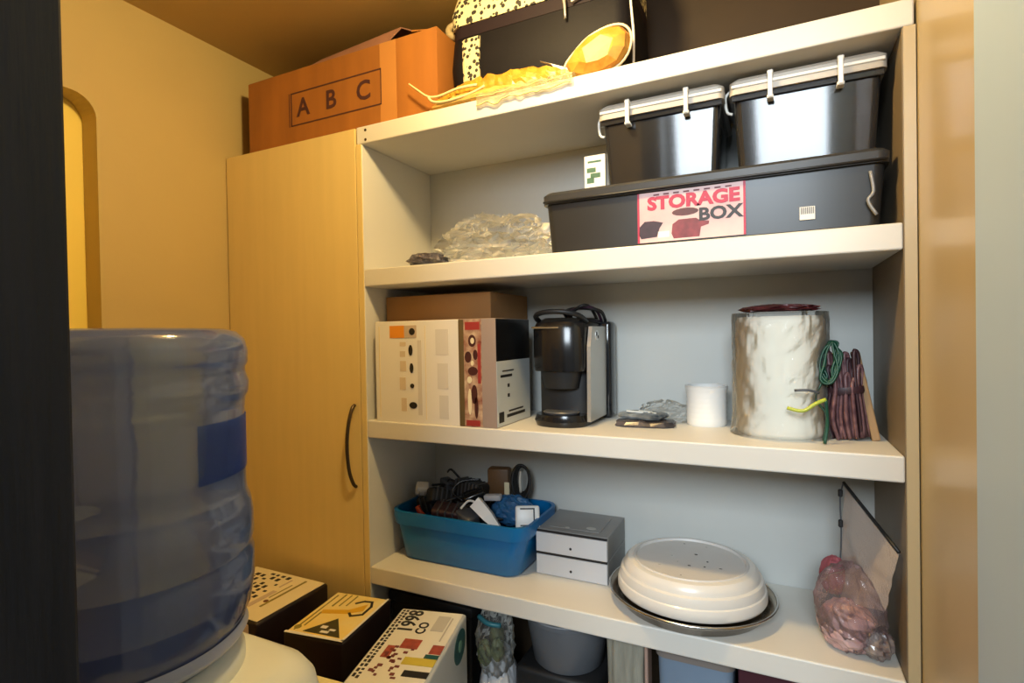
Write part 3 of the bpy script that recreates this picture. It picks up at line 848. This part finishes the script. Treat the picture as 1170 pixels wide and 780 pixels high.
MB().lathe([(0.030, 0.088), (0.031, 0.091), (0.031, 0.098), (0.030, 0.101)], 20, 0.0, 0.0, cap0=False, cap1=False, sy=0.72).build('tie', twine2, ch, True)
sl = thing('wooden_slat', 'tan wooden slat leaning against the right panel beside the cords', 'slat', (1.097, 0.135, Z3), ry=-11)
MB().box(-0.010, 0.004, -0.012, 0.012, 0.001, 0.17, 0.003, 2).build('slat', slat, sl)

# ------------------------------------------------------------------ lower shelf (Z4)
tb = thing('blue_tub', 'open blue plastic tub filled with cables and chargers', 'tub', (0.012, 0.060, Z4))
mb = MB()
TX, TY, TH = 0.395, 0.225, 0.128
rings = mb.rrect([(0.030, TX-0.040, 0.022, TY-0.02, 0.0), (0.024, TX-0.034, 0.016, TY-0.016, 0.006), (0.010, TX-0.014, 0.006, TY-0.006, 0.095)], 0.035, 7)
inner = mb.rrect([(0.010, TX-0.014, 0.008, TY-0.008, 0.100), (0.013, TX-0.017, 0.010, TY-0.010, 0.095), (0.028, TX-0.038, 0.020, TY-0.02, 0.006)], 0.033, 7)
mb.loops(rings+inner).build('body', blue_tub, tb, True, 50)
mb = MB()
ro = mb.rrect([(0.003, TX-0.007, -0.001, TY, 0.094), (0.0, TX-0.004, -0.003, TY+0.002, 0.110), (0.0, TX-0.004, -0.003, TY+0.002, TH), (0.007, TX-0.011, 0.004, TY-0.005, TH), (0.009, TX-0.013, 0.007, TY-0.007, 0.0945)], 0.040, 7)
mb.loops(ro+[ro[0]], True, False, False).build('rim', blue_tub, tb, True, 50)

tz = Z4
random.seed(11)
mb = MB()
for i in range(46):
    cx_, cy_, cz_ = random.uniform(0.085, 0.31), random.uniform(0.112, 0.235), tz+random.uniform(0.03, 0.140)
    pts = []
    for kx_ in range(6):
        a = 2*PI*kx_/6+random.random()
        pts.append((cx_+0.045*math.cos(a)*random.uniform(0.5, 1), cy_+0.028*math.sin(a)*random.uniform(0.5, 1), cz_+random.uniform(-0.018, 0.018)))
    mb.tube(pts, 0.0042, 5, 4, closed=True)
o = tag(mb.build('cable_tangle', blackm, None, True), 'tangle of black cables filling the blue tub', 'cables')
o['kind'] = 'stuff'

def adapter(loc, rot, dim, material, label, ribs=0, prongs=False, cord=None):
    a = thing('power_adapter', label, 'adapter', loc, group='chargers in the blue tub')
    a.rotation_euler = [R(v) for v in rot]
    x, y, z = dim
    MB().box(-x/2, x/2, -y/2, y/2, 0, z, min(dim)*0.18, 3).build('housing', material, a, True, 40)
    if ribs:
        m_ = MB()
        for i in range(ribs):
            u = -x/2+x*(i+1)/(ribs+1)
            m_.box(u-0.002, u+0.002, -y/2-0.0015, y/2+0.0015, z*0.15, z+0.0012)
        m_.build('grip_ribs', greydk, a)
    if prongs:
        for s in (-1, 1):
            MB().box(s*0.008-0.001, s*0.008+0.001, -y/2-0.016, -y/2, z/2-0.003, z/2+0.003).build('prong', steel, a)
    if cord:
        MB().tube(cord, 0.003, 6, 5).build('cord', material, a, True)
    return a
adapter((0.084, 0.168, tz+0.108), (8, -12, 20), (0.078, 0.055, 0.045), blackm, 'black power brick at the left end of the blue tub', 5, cord=[(0.03, 0.02, 0.03), (0.05, 0.03, 0.06), (0.08, 0.0, 0.05), (0.09, -0.03, 0.01)])
adapter((0.178, 0.196, tz+0.130), (-6, 5, -10), (0.095, 0.050, 0.055), blackm, 'ridged black power brick in the middle of the blue tub', 7, cord=[(-0.04, 0.0, 0.05), (-0.06, -0.02, 0.075), (-0.09, 0.0, 0.06)])
adapter((0.165, 0.110, tz+0.098), (20, 6, 12), (0.080, 0.045, 0.050), mat('dark_plum_plastic', (0.035, 0.015, 0.018), 0.4), 'dark plum adapter at the front of the blue tub', 3)
adapter((0.225, 0.105, tz+0.104), (15, 18, -20), (0.055, 0.040, 0.038), greydk, 'dark blue-grey charger beside the white plug', 0, True)
adapter((0.052, 0.150, tz+0.152), (30, 10, 40), (0.034, 0.028, 0.030), white_pl, 'pale grey plug resting on the left black power brick', 0, True)
adapter((0.120, 0.135, tz+0.132), (-20, 20, 55), (0.070, 0.042, 0.040), blackm, 'black charger leaning at the front left of the tub pile', 4, cord=[(0.03, 0.0, 0.03), (0.045, 0.01, 0.055), (0.02, 0.03, 0.06), (-0.02, 0.02, 0.05)])
adapter((0.218, 0.165, tz+0.138), (10, -18, 35), (0.060, 0.040, 0.036), blackg, 'glossy black charger in the middle of the tub pile', 0, True, cord=[(-0.03, 0.0, 0.02), (-0.05, 0.02, 0.045), (-0.02, 0.03, 0.06), (0.03, 0.02, 0.05)])
adapter((0.095, 0.215, tz+0.150), (0, 8, -30), (0.045, 0.030, 0.028), greydk, 'small grey charger at the back left of the tub pile', 0, True)
# white adapter with a dark frame
wa = adapter((0.363, 0.165, tz+0.120), (70, 0, 25), (0.060, 0.055, 0.030), white_pl, 'white square adapter with dark outlined face at the right of the tub')
plates('outline', [(-0.018, 0.018, 0.018, 0.0215), (-0.018, 0.018, -0.0215, -0.018), (0.0145, 0.018, -0.02, 0.02)], ink_black, wa, 't', 0.0302, 0.0006)
# white wedge plug at the front rim
wp = thing('plug', 'white wedge-shaped plug hanging at the front rim of the blue tub', 'plug', (0.272, 0.092, tz+0.132), 0, rx=-25, ry=38)
MB().loops([[(-0.035, -0.018, 0.0), (-0.035, 0.018, 0.0), (-0.035, 0.018, 0.030), (-0.035, -0.018, 0.030)], [(0.01, -0.016, 0.0), (0.01, 0.016, 0.0), (0.01, 0.016, 0.026), (0.01, -0.016, 0.026)], [(0.062, -0.008, 0.004), (0.062, 0.008, 0.004), (0.062, 0.008, 0.014), (0.062, -0.008, 0.014)]]).build('housing', white_pl, wp)
MB().tube([(-0.035, 0, 0.015), (-0.05, -0.005, 0.005), (-0.05, -0.012, -0.02)], 0.003, 6, 4).build('cord', white_pl, wp, True)
mb = MB()
mb.blob((0.315, 0.180, tz+0.128), (0.055, 0.040, 0.036), 8, 0.25, 2.2, 34, 18)
tag(mb.build('blue_wrapper', blue_cloth), 'crumpled blue wrapper between the plugs in the blue tub', 'wrapper')
bxo = thing('brown_block', 'small brown plastic block at the back of the blue tub', 'block', (0.250, 0.235, tz+0.135), 12)
MB().box(-0.030, 0.030, -0.018, 0.018, 0, 0.085, 0.006, 2).build('block', brown_pl, bxo, True, 40)
MB().box(0.018, 0.032, -0.020, -0.0175, 0.01, 0.05, 0.001, 1).build('cream_edge', paper_cream, bxo)
cc = thing('cable_coil', 'upright coil of black cable at the back right of the blue tub', 'cable', (0.318, 0.232, tz+0.145), 15)
for q in range(5):
    pts = [(0.024*math.cos(2*PI*i/10)*(1-0.06*q), 0.006*(q-2)+0.002*math.sin(i*2), 0.046+0.045*math.sin(2*PI*i/10)*(1-0.05*q)) for i in range(10)]
    MB().tube(pts, 0.0042, 6, 3, closed=True).build('cable_turn', blackm, cc, True)
MB().tube([(0.0, -0.016, 0.02), (-0.002, -0.017, 0.05), (0.0, -0.014, 0.075)], 0.004, 6, 3).build('tie', mat('pale_tie', (0.5, 0.48, 0.42), 0.5), cc, True)
tag(MB().tube([(0.075, 0.100, tz+0.132), (0.085, 0.098, tz+0.118), (0.092, 0.106, tz+0.105)], 0.007, 8, 4).build('red_connector', red_pl, None, True), 'small red connector at the left front of the blue tub', 'connector')
wc = adapter((0.275, 0.150, tz+0.158), (5, -5, 5), (0.045, 0.018, 0.014), mat('grey_white_plastic', (0.5, 0.5, 0.52), 0.3), 'slim light grey connector lying across the middle of the tub')

# two stacked white boxes
def flat_box(z, label, top):
    b = thing('flat_box', label, 'box', (0.400, 0.133, z), group='two stacked white boxes')
    MB().box(-0.001, 0.177, 0.004, 0.160, 0, 0.052, 0.001, 1).build('shaded_sleeve', grey_top_side_shade, b)  # grey top; the same grey on the sides paints in their shade
    MB().box(0.0, 0.176, -0.001, 0.0038, 0.001, 0.048, 0.001, 1).build('drawer_front', mat('pale_grey_card', (0.60, 0.60, 0.61), 0.5, var=0.04), b)
    discs('press_stud', [(0.088, 0.018, 0.003, 0.003)], ink_black, b, 'f', -0.0013)
    MB().box(0.0, 0.176, 0.001, 0.0039, 0.0485, 0.0535, 0.0005, 1).build('gap_shade', ink_black, b)  # black strip painting the shade in the gap above the drawer front
    if top:
        MB().box(-0.001, 0.177, 0.0045, 0.160, 0.0522, 0.0545, 0.0008, 1).build('embossed_top', grey_top_side_shade, b)
        m_ = MB()
        m_.box(0.025, 0.151, 0.025, 0.135, 0.0546, 0.0566, 0.001, 1)
        m_.build('raised_panel', grey_top_side_shade, b)
        discs('top_scuff', [(0.125, 0.045, 0.012, 0.008), (0.07, 0.03, 0.006, 0.004)], mat('scuff_grey', (0.45, 0.45, 0.43), 0.6), b, 't', 0.0568, 0.0004)
    return b
flat_box(Z4, 'lower of two stacked flat grey-white boxes beside the blue tub', False)
flat_box(Z4+0.0535, 'upper of two stacked flat boxes, with grey embossed lid', True)

# roasting tray with an upturned white dish
px, py = 0.757, 0.134
ty = thing('steel_tray', 'round tarnished steel tray under the upturned white dish', 'tray', (px, py, Z4))
MB().lathe([(0.138, 0.0), (0.145, 0.002), (0.158, 0.020), (0.1685, 0.026), (0.1700, 0.029), (0.168, 0.031), (0.156, 0.026), (0.141, 0.006), (0.02, 0.005)], 72, cap0=True, cap1=True, sy=0.95).build('pan', tray_m, ty, True, 40)
MB().tube([(0.1695*math.cos(2*PI*i/48), 0.1695*0.95*math.sin(2*PI*i/48), 0.030) for i in range(48)], 0.0026, 6, 1, closed=True).build('rolled_rim', steel, ty, True)
ds = thing('serving_dish', 'upturned white ceramic dish with stepped rings on the steel tray', 'dish', (px, py, Z4+0.0290))
MB().lathe([(0.150, 0.0), (0.152, 0.004), (0.1515, 0.016), (0.1495, 0.022), (0.147, 0.024), (0.1465, 0.034), (0.144, 0.041), (0.139, 0.044), (0.1375, 0.049), (0.135, 0.056), (0.129, 0.0625), (0.121, 0.0645), (0.118, 0.0645)], 72, cap0=True, cap1=False, sy=0.95).build('stepped_body', ceramic, ds, True, 28)
MB().lathe([(0.1185, 0.0640), (0.1165, 0.0672), (0.112, 0.0672), (0.110, 0.0625), (0.05, 0.0610), (0.01, 0.0610)], 72, cap0=False, sy=0.95).build('foot_ring', ceramic_top, ds, True, 28)
random.seed(5)
for i in range(11):
    a, rr = random.uniform(0, 2*PI), random.uniform(0.02, 0.095)
    discs('dark_speck', [(rr*math.cos(a), rr*math.sin(a)*0.95, random.uniform(0.0015, 0.0035), random.uniform(0.001, 0.002))], ink_grey if i % 3 == 0 else ink_black, ds, 't', 0.0616, 0.0005, 8)

# plastic pouch with a black zip edge in the right corner
pc = thing('zip_pouch', 'milky plastic pouch with black zip edge leaning on the right panel', 'pouch', (1.055, 0.09, Z4))
def P3(x, y, z):
    return (x-1.055, y-0.09, z-Z4)
A_, B_, C_, D_ = Vector((1.043, 0.150, 1.222)), Vector((1.108, 0.016, 1.146)), Vector((1.092, 0.045, 1.03)), Vector((1.035, 0.135, 1.00))
rows = []
nrm = (B_-A_).cross(D_-A_).normalized()
for j in range(15):
    v = j/14
    row = []
    for i in range(13):
        u = i/12
        p = A_.lerp(B_, u).lerp(D_.lerp(C_, u), v)
        p = p + nrm*(-0.010*math.sin(PI*u)*v + 0.006*noise.noise(Vector((u*4, v*4, 3))))
        p.x = min(p.x, 1.111)
        row.append(P3(*p))
    rows.append(row)
mb = MB()
back = [[(q[0]+0.0015, q[1]+0.001, q[2]) for q in r] for r in rows]
mb.loops(rows, False, False, False)
mb.build('film_panel', pouch_film, pc, True)
MB().tube([P3(*(A_)), P3(*A_.lerp(B_, 0.5)), P3(*B_)], 0.0032, 6, 3).build('zip', blackm, pc, True)
MB().tube([P3(*A_), P3(1.037, 0.15, 1.19), P3(1.038, 0.145, 1.13), P3(1.035, 0.14, 1.06)], 0.0014, 6, 3).build('edge_seam', greydk, pc, True)
for tz0 in (0.255, 0.196):
    MB().box(-0.022, -0.014, 0.051, 0.057, tz0, tz0+0.015, 0.002, 1).build('seam_tab', blackm, pc)
mb = MB()
mb.blob((-0.010, -0.004, 0.070), (0.056, 0.062, 0.076), 12, 0.22, 1.9, 44, 26, zmin=0.001)
mb.build('pouch_bottom', film('pink_tinted_film', (0.93, 0.84, 0.82), (0.55, 0.44, 0.44), 0.14, 0.08, 0.2), pc)
mb = MB()
mb.blob((1.040, 0.076, Z4+0.040), (0.046, 0.046, 0.042), 14, 0.24, 2.0, 34, 18, zmin=Z4+0.002)
tag(mb.build('pink_packet', pink), 'shiny dusty pink packet inside the bottom of the zip pouch', 'packet')
mb = MB()
mb.blob((1.024, 0.135, Z4+0.105), (0.024, 0.024, 0.036), 17, 0.15, 1.8, 26, 16)
tag(mb.build('red_cloth', pinkred), 'faded red cloth roll standing behind the zip pouch', 'cloth').location = (0, 0, 0)
tag(MB().lathe([(0.016, 0.0), (0.018, 0.004), (0.018, 0.065), (0.012, 0.07)], 16, 1.018, 0.145).build('cloth_core', greydk, None, True, 40), 'dark core under the faded red cloth roll', 'tube').location = (0, 0, Z4)
mb = MB()
mb.blob((1.080, 0.060, Z4+0.028), (0.026, 0.032, 0.026), 21, 0.35, 2.4, 28, 14, zmin=Z4+0.001)
tag(mb.build('dark_wrapper', mat('dark_wine_wrapper', (0.06, 0.015, 0.02), 0.2, col2=(0.30, 0.26, 0.24), vscale=35)), 'dark wine crumpled wrapper between pink packet and right panel', 'wrapper')

# ------------------------------------------------------------------ bottom compartment (Z5)
bkb = thing('shade_bin', 'added black lidded bin darkening the corner behind the 1998 carton', 'bin', (0.012, 0.06, Z5))  # dark bulk added to stand in for the shade of this corner
MB().frustum((0.01, 0.235, 0.01, 0.21), (0, 0.245, 0, 0.22), 0.0, 0.27, 0.008).build('body', blackm, bkb, True, 40)
MB().box(-0.004, 0.249, -0.004, 0.224, 0.2705, 0.298, 0.006, 2).build('lid', blackm, bkb, True, 40)
tag(MB().box(0.375, 0.575, 0.05, 0.27, Z5+0.0005, Z5+0.195, 0.012, 3).build('black_crate', blackm, None, True, 40), 'black plastic crate under the grey bucket', 'crate')
bk = thing('grey_bucket', 'dark grey rounded plastic bucket below the lower shelf', 'bucket', (0.478, 0.135, Z5+0.196))
MB().lathe([(0.078, 0.0), (0.082, 0.004), (0.099, 0.105), (0.104, 0.108), (0.104, 0.116), (0.097, 0.116), (0.095, 0.105), (0.078, 0.006)], 44).build('wall', greymid, bk, True, 40)
MB().tube([(0.1005*math.cos(2*PI*i/40), 0.1005*math.sin(2*PI*i/40), 0.1165) for i in range(40)], 0.003, 6, 1, closed=True).build('rim', mat('pale_grey_rim', (0.26, 0.27, 0.29), 0.35), bk, True)
cg = thing('snack_bag', 'clear bag of olive green packets beside the printed cartons below the shelf', 'bag', (0.322, 0.055, Z5))
mb = MB()
mb.blob((0, 0.02, 0.11), (0.045, 0.05, 0.11), 22, 0.15, 2.0, 34, 20, zmin=0.001)
mb.build('white_lower_bag', mat('white_bag_film', (0.68, 0.70, 0.73), 0.3, var=0.1, vscale=20), cg)
for i, (u, v, zz, s) in enumerate(((-0.016, -0.020, 0.215, 1.0), (0.014, -0.012, 0.225, 0.9), (-0.004, 0.02, 0.235, 1.0))):
    mb = MB()
    mb.blob((u, v, zz), (0.018*s, 0.015, 0.030*s), 30+i, 0.2, 2, 20, 12)
    mb.build('green_packet', green_fill, cg)
mb = MB()
mb.blob((0, 0.005, 0.235), (0.044, 0.045, 0.085), 25, 0.25, 2.4, 40, 24)
mb.build('clear_upper_bag', clear_thin, cg)
MB().tube([(-0.030, -0.02, 0.298), (0.0, -0.03, 0.292), (0.028, -0.02, 0.288)], 0.006, 6, 4).build('teal_closure', mat('teal_plastic', (0.03, 0.20, 0.26), 0.3), cg, True)
sk = thing('cloth_sack', 'grey-beige folded cloth sack standing right of the grey bucket', 'cloth', (0.635, 0.075, Z5))
mb = MB()
rings = []
for j in range(22):
    z = 0.325*j/21
    ring = []
    for i in range(40):
        a = 2*PI*i/40
        fold = 1+0.10*math.sin(a*9+2*noise.noise(Vector((z*6, a, 1))))*(0.4+z*1.5)
        ring.append((0.046*fold*math.cos(a)*(1-0.12*math.sin(z*8)), 0.036*fold*math.sin(a), z))
    rings.append(ring)
mb.loops(rings).build('folds', sack, sk, True)
MB().box(0.040, 0.047, -0.022, 0.02, 0.0, 0.315, 0.002, 1).build('tan_edge', mat('pinkish_tan', (0.40, 0.26, 0.20), 0.7), sk)
bb = thing('blue_bin', 'pale blue-grey plastic bin under the lower shelf right of the sack', 'bin', (0.702, 0.045, Z5))
mb = MB()
rings = mb.rrect([(0.008, 0.137, 0.006, 0.214, 0.0), (0.0, 0.145, 0.0, 0.22, 0.300)], 0.02)
mb.loops(rings).build('body', blue_bin, bb, True, 40)
mb = MB()
rings = mb.rrect([(-0.004, 0.149, -0.005, 0.224, 0.3003), (-0.004, 0.149, -0.005, 0.224, 0.312), (0.003, 0.142, 0.002, 0.217, 0.316)], 0.022)
mb.loops(rings).build('lid', mat('brownish_grey_lid', (0.20, 0.17, 0.15), 0.4), bb, True, 40)
rb = thing('dark_red_box', 'dark red box in the shade at the bottom right below the shelf', 'box', (0.858, 0.05, Z5))
MB().box(0, 0.15, 0, 0.20, 0, 0.245, 0.002, 1).build('base', darkred, rb)
MB().box(-0.002, 0.152, -0.002, 0.202, 0.2455, 0.312, 0.002, 1).build('lid', darkred, rb)

# ------------------------------------------------------------------ printed cartons on the left
def carton(name, loc, rz, wx, wy, h, body, top, label):
    """origin at back-left corner of the top; extends +x and -y (before rotation)"""
    c = thing(name, label, 'box', loc, rz, group='printed cartons beside the water cooler')
    MB().box(0, wx, -wy, 0, -h, -0.002, 0.006, 3).build('body', body, c, True, 40)
    MB().box(0.006, wx-0.006, -wy+0.006, -0.006, -0.0019, 0.0, 0.0008, 1).build('printed_top', top, c)
    return c
CH = 0.34
ca = carton('printed_carton', (-0.372, -0.034, 0.893), 0, 0.262, 0.215, CH, mat('black_carton_side', (0.014, 0.008, 0.009), 0.4), paper_cream, 'cream-topped black carton with rows of dark print, nearest the cabinet door')
random.seed(8)
dk = []
for col in range(6):
    x = 0.045+col*0.020
    y = -0.02
    while y > -0.17:
        l_ = random.uniform(0.006, 0.014)
        if random.random() < 0.85:
            dk.append((x+random.uniform(-0.002, 0.002), x+random.uniform(0.007, 0.012), y-l_, y))
        y -= l_+random.uniform(0.004, 0.009)
plates('dark_print', dk, ink_black, ca, 't', 0.0003, 0.0006)
plates('olive_stripe', [(0.203, 0.209, -0.16, -0.02), (0.188, 0.191, -0.12, -0.05)], mat('olive_ink', (0.25, 0.20, 0.03), 0.5), ca, 't', 0.0003, 0.0006)
plates('tan_stripe', [(0.168, 0.182, -0.17, -0.09), (0.165, 0.17, -0.07, -0.03)], ink_tan, ca, 't', 0.0003, 0.0006)
discs('brown_dot', [(0.196, -0.135, 0.006, 0.006)], mat('brown_ink', (0.16, 0.05, 0.02), 0.5), ca, 't', 0.0003, 0.0006)
MB().box(0.03, 0.24, -0.245, -0.2155, -0.10, -0.006, 0.004, 2).build('front_fold', mat('kraft_fold', (0.55, 0.38, 0.22), 0.6, var=0.1), ca, True, 40)

cbx = carton('printed_carton', (-0.072, -0.042, 0.882), 8, 0.152, 0.195, CH, mat('black_carton_side', (0, 0, 0)), mat('pale_yellow_card', (0.82, 0.70, 0.34), 0.5, col2=(0.85, 0.60, 0.12), vscale=10), 'square yellow-topped black carton with dark triangle and arrow print')
m = MB(); m.prism([(0.040, -0.180), (0.135, -0.182), (0.085, -0.115)], 'z', -0.0002, 0.0008); m.build('dark_triangle', mat('dark_olive_print', (0.05, 0.045, 0.015), 0.5), cbx)
def zigzag(pts, wdt):
    m_ = MB()
    for (a, b2) in zip(pts, pts[1:]):
        a, b2 = Vector(a), Vector(b2)
        d = (b2-a).normalized()
        n_ = Vector((-d.y, d.x))*wdt
        m_.prism([tuple(a+n_), tuple(b2+n_+d*wdt), tuple(b2-n_+d*wdt), tuple(a-n_)], 'z', -0.0001, 0.0009)
    return m_
zigzag([(0.082, -0.045), (0.098, -0.03), (0.118, -0.028), (0.128, -0.048), (0.128, -0.085), (0.105, -0.098), (0.095, -0.088)], 0.003).build('dark_arrow_outline', ink_black, cbx)
m = MB(); m.prism([(0.025, -0.090), (0.085, -0.075), (0.115, -0.040), (0.120, -0.070), (0.09, -0.092), (0.03, -0.105)], 'z', -0.0002, 0.0006); m.build('amber_shape', mat('amber_ink', (0.72, 0.40, 0.02), 0.5), cbx)
plates('olive_line', [(0.016, 0.019, -0.18, -0.02), (0.034, 0.038, -0.07, -0.012), (0.05, 0.053, -0.065, -0.012), (0.066, 0.069, -0.06, -0.012), (0.027, 0.030, -0.16, -0.10)], mat('olive_ink', (0, 0, 0)), cbx, 't', 0.0003, 0.0006)
discs('round_mark', [(0.018, -0.168, 0.008, 0.008)], mat('olive_ink', (0, 0, 0)), cbx, 't', 0.0006, 0.0006)
plates('light_scuff', [(0.07, 0.085, -0.16, -0.15), (0.08, 0.10, -0.176, -0.168), (0.095, 0.11, -0.165, -0.158)], paper, cbx, 't', 0.0012, 0.0003)
plates('white_edge', [(0.002, 0.150, -0.1945, -0.187), (0.1445, 0.150, -0.192, -0.004)], paper, cbx, 't', 0.0005, 0.0004)

cc_ = carton('printed_carton', (0.142, -0.060, 0.893), 14, 0.156, 0.285, CH, mat('pale_blue_grey_carton', (0.46, 0.50, 0.52), 0.45, var=0.05), mat('white_print_card', (0.74, 0.73, 0.66), 0.45, var=0.04), 'white-topped carton printed 1998 with red and gold bands, below the shelf corner')
text('printed_number', '1998', 0.047, ink_black, cc_, (0.046, -0.055, 0.0006), rot=(0, 0, 90), bold=0.0008, sx=0.95)
text('printed_letters', 'CO', 0.030, ink_black, cc_, (0.081, -0.078, 0.0006), rot=(0, 0, 90), bold=0.0006)
plates('grey_block', [(0.100, 0.128, -0.085, -0.025)], mat('block_grey_ink', (0.50, 0.49, 0.46), 0.5), cc_, 't', 0.0003, 0.0006)
plates('dark_rule', [(0.132, 0.135, -0.12, -0.03)], ink_grey, cc_, 't', 0.0003, 0.0006)
dk = []
for col in range(2):
    y = -0.012
    while y > -0.26:
        l_ = random.uniform(0.004, 0.010)
        dk.append((0.010+col*0.0085, 0.0155+col*0.0085, y-l_, y))
        y -= l_+random.uniform(0.003, 0.007)
plates('small_print', dk, ink_black, cc_, 't', 0.0003, 0.0006)
plates('red_band', [(0.060, 0.098, -0.155, -0.122), (0.126, 0.150, -0.165, -0.135), (0.035, 0.052, -0.19, -0.15)], mat('brick_red_ink', (0.42, 0.08, 0.05), 0.5, var=0.4, vscale=90), cc_, 't', 0.0003, 0.0006)
dk = []
for i in range(26):
    u, v = random.uniform(0.03, 0.088), random.uniform(-0.25, -0.15)
    dk.append((u, u+random.uniform(0.004, 0.010), v, v+random.uniform(0.004, 0.008)))
plates('maroon_print', dk, mat('maroon_print_ink', (0.16, 0.03, 0.03), 0.5), cc_, 't', 0.0006, 0.0006)
plates('gold_band', [(0.085, 0.150, -0.205, -0.182)], mat('gold_ink', (0.55, 0.45, 0.06), 0.4), cc_, 't', 0.0003, 0.0006)
plates('teal_band', [(0.122, 0.150, -0.182, -0.168)], ink_teal, cc_, 't', 0.0003, 0.0006)
plates('black_band', [(0.100, 0.150, -0.240, -0.222)], ink_black, cc_, 't', 0.0003, 0.0006)
discs('side_oval', [(-0.055, -0.045, 0.040, 0.034)], ink_teal, cc_, 'r', 0.1561, 0.0006, 20)
discs('side_oval_gap', [(-0.055, -0.045, 0.012, 0.012)], mat('muted_green', (0.12, 0.28, 0.22), 0.5), cc_, 'r', 0.1568, 0.0006, 14)

cd_ = carton('printed_carton', (0.040, -0.300, 0.868), 4, 0.152, 0.20, CH, mat('black_carton_side', (0, 0, 0)), mat('pale_lemon_card', (0.82, 0.74, 0.40), 0.5, var=0.06), 'pale lemon-topped carton at the bottom edge beside the water cooler')
dk = [(0.085+0.011*i, 0.090+0.011*i, -0.075, -0.03-0.004*(i % 3)) for i in range(5)]
plates('olive_dash', dk, mat('olive_ink', (0, 0, 0)), cd_, 't', 0.0003, 0.0006)
discs('tan_disc', [(0.118, -0.06, 0.028, 0.028)], mat('apricot_ink', (0.62, 0.36, 0.22), 0.5), cd_, 't', 0.0006, 0.0004)
# what the printed cartons stand on
tag(MB().box(-0.39, 0.36, -0.525, -0.03, 0.0, 0.527, 0.003, 1).build('large_carton', cardb_dark), 'large plain brown carton on the floor carrying the printed cartons', 'box')

# ------------------------------------------------------------------ water cooler and bottle
wx_, wy_ = 0.228, -0.693
wc_ = thing('water_cooler', 'white water cooler with rounded top shoulder under the blue bottle', 'water cooler', (wx_, wy_, 0.0))
mb = MB()
hw_ = 0.160
def sq(hx_, hy_, z, dx=0.022):
    return (-hx_, hx_+dx, -hy_, hy_, z)
rings = mb.rrect([sq(0.150, 0.150, 0.0), sq(hw_, 0.155, 0.02), sq(hw_, 0.155, 1.02), sq(hw_, 0.155, 1.07), sq(0.157, 0.152, 1.090), sq(0.148, 0.144, 1.105), sq(0.133, 0.130, 1.115), sq(0.128, 0.126, 1.118)], 0.06, 8)
mb.loops(rings).build('body', cooler_w, wc_, True, 50)
MB().lathe([(0.126, 1.116), (0.126, 1.128), (0.120, 1.140), (0.112, 1.146), (0.100, 1.145), (0.090, 1.136), (0.050, 1.130)], 56, cap0=False, cap1=True).build('collar', cooler_w, wc_, True, 40)
MB().box(-0.10, 0.10, -0.162, -0.154, 0.70, 0.92, 0.004, 2).build('tap_panel', greydk, wc_)
for s in (-1, 1):
    MB().box(s*0.045-0.012, s*0.045+0.012, -0.20, -0.163, 0.86, 0.88, 0.004, 2).box(s*0.045-0.008, s*0.045+0.008, -0.198, -0.182, 0.83, 0.86, 0.003, 2).build('tap', white_pl, wc_, True, 40)
MB().box(-0.09, 0.09, -0.225, -0.163, 0.62, 0.64, 0.006, 2).build('drip_shelf', greydk, wc_, True, 40)

bt = thing('water_bottle', 'large translucent blue water bottle upturned on the white cooler', 'bottle', (wx_, wy_, 1.1375))
def bprof(off=0.0):
    pr = [(0.030, 0.0), (0.060, 0.004), (0.100, 0.010), (0.122, 0.028), (0.134, 0.055), (0.1385, 0.085), (0.1388, 0.117), (0.1360, 0.125), (0.1360, 0.130), (0.1388, 0.138),
          (0.1385, 0.165), (0.1360, 0.182), (0.1318, 0.193), (0.1310, 0.205), (0.1310, 0.250), (0.1310, 0.296), (0.1325, 0.310), (0.1360, 0.317), (0.1368, 0.330), (0.1330, 0.340), (0.1325, 0.347),
          (0.1360, 0.354), (0.1362, 0.368), (0.1325, 0.383), (0.1230, 0.392), (0.110, 0.3955), (0.092, 0.392), (0.080, 0.384), (0.01, 0.380)]
    return [(max(0.004, r-off), z+(off if z < 0.3 else -off)) for r, z in pr]
MB().lathe(bprof(), 96).lathe([(r, z+(0.0022 if z < 0.03 else (-0.0022 if z > 0.375 else 0))) for r, z in ((max(0.004, r-0.0022), z) for r, z in bprof())], 96).build('shell', bottle_m, bt, True, 60)
wp_ = [(r-0.003, z+0.002) for r, z in bprof() if z <= 0.056]
MB().lathe(wp_+[(0.1345, 0.074), (0.1348, 0.077), (0.002, 0.077)], 72).build('water', water_m, bt, True, 50)
rows = []
for j in range(5):
    z = 0.222+0.066*j/4
    rows.append([(0.1322*math.cos(R(a)), 0.1322*math.sin(R(a)), z) for a in range(2, 68, 3)])
MB().loops(rows, False, False, False).build('blue_label', film('blue_label_film', (0.46, 0.62, 0.98), (0.05, 0.11, 0.42), 0.05, 0.1, 0.2, (0.08, 0.18, 0.65)), bt, True)
MB().lathe([(0.034, 0.0), (0.034, 0.014), (0.0305, 0.014), (0.0305, 0.0)], 32, cap0=False, cap1=False).build('cap', mat('blue_cap', (0.03, 0.06, 0.25), 0.4), bt, True, 40)
MB().lathe([(0.119, 0.0225), (0.125, 0.018), (0.130, 0.026), (0.1265, 0.036)], 72, cap0=False, cap1=False).build('base_ring', mat('pale_ring', (0.45, 0.47, 0.55), 0.3), bt, True)
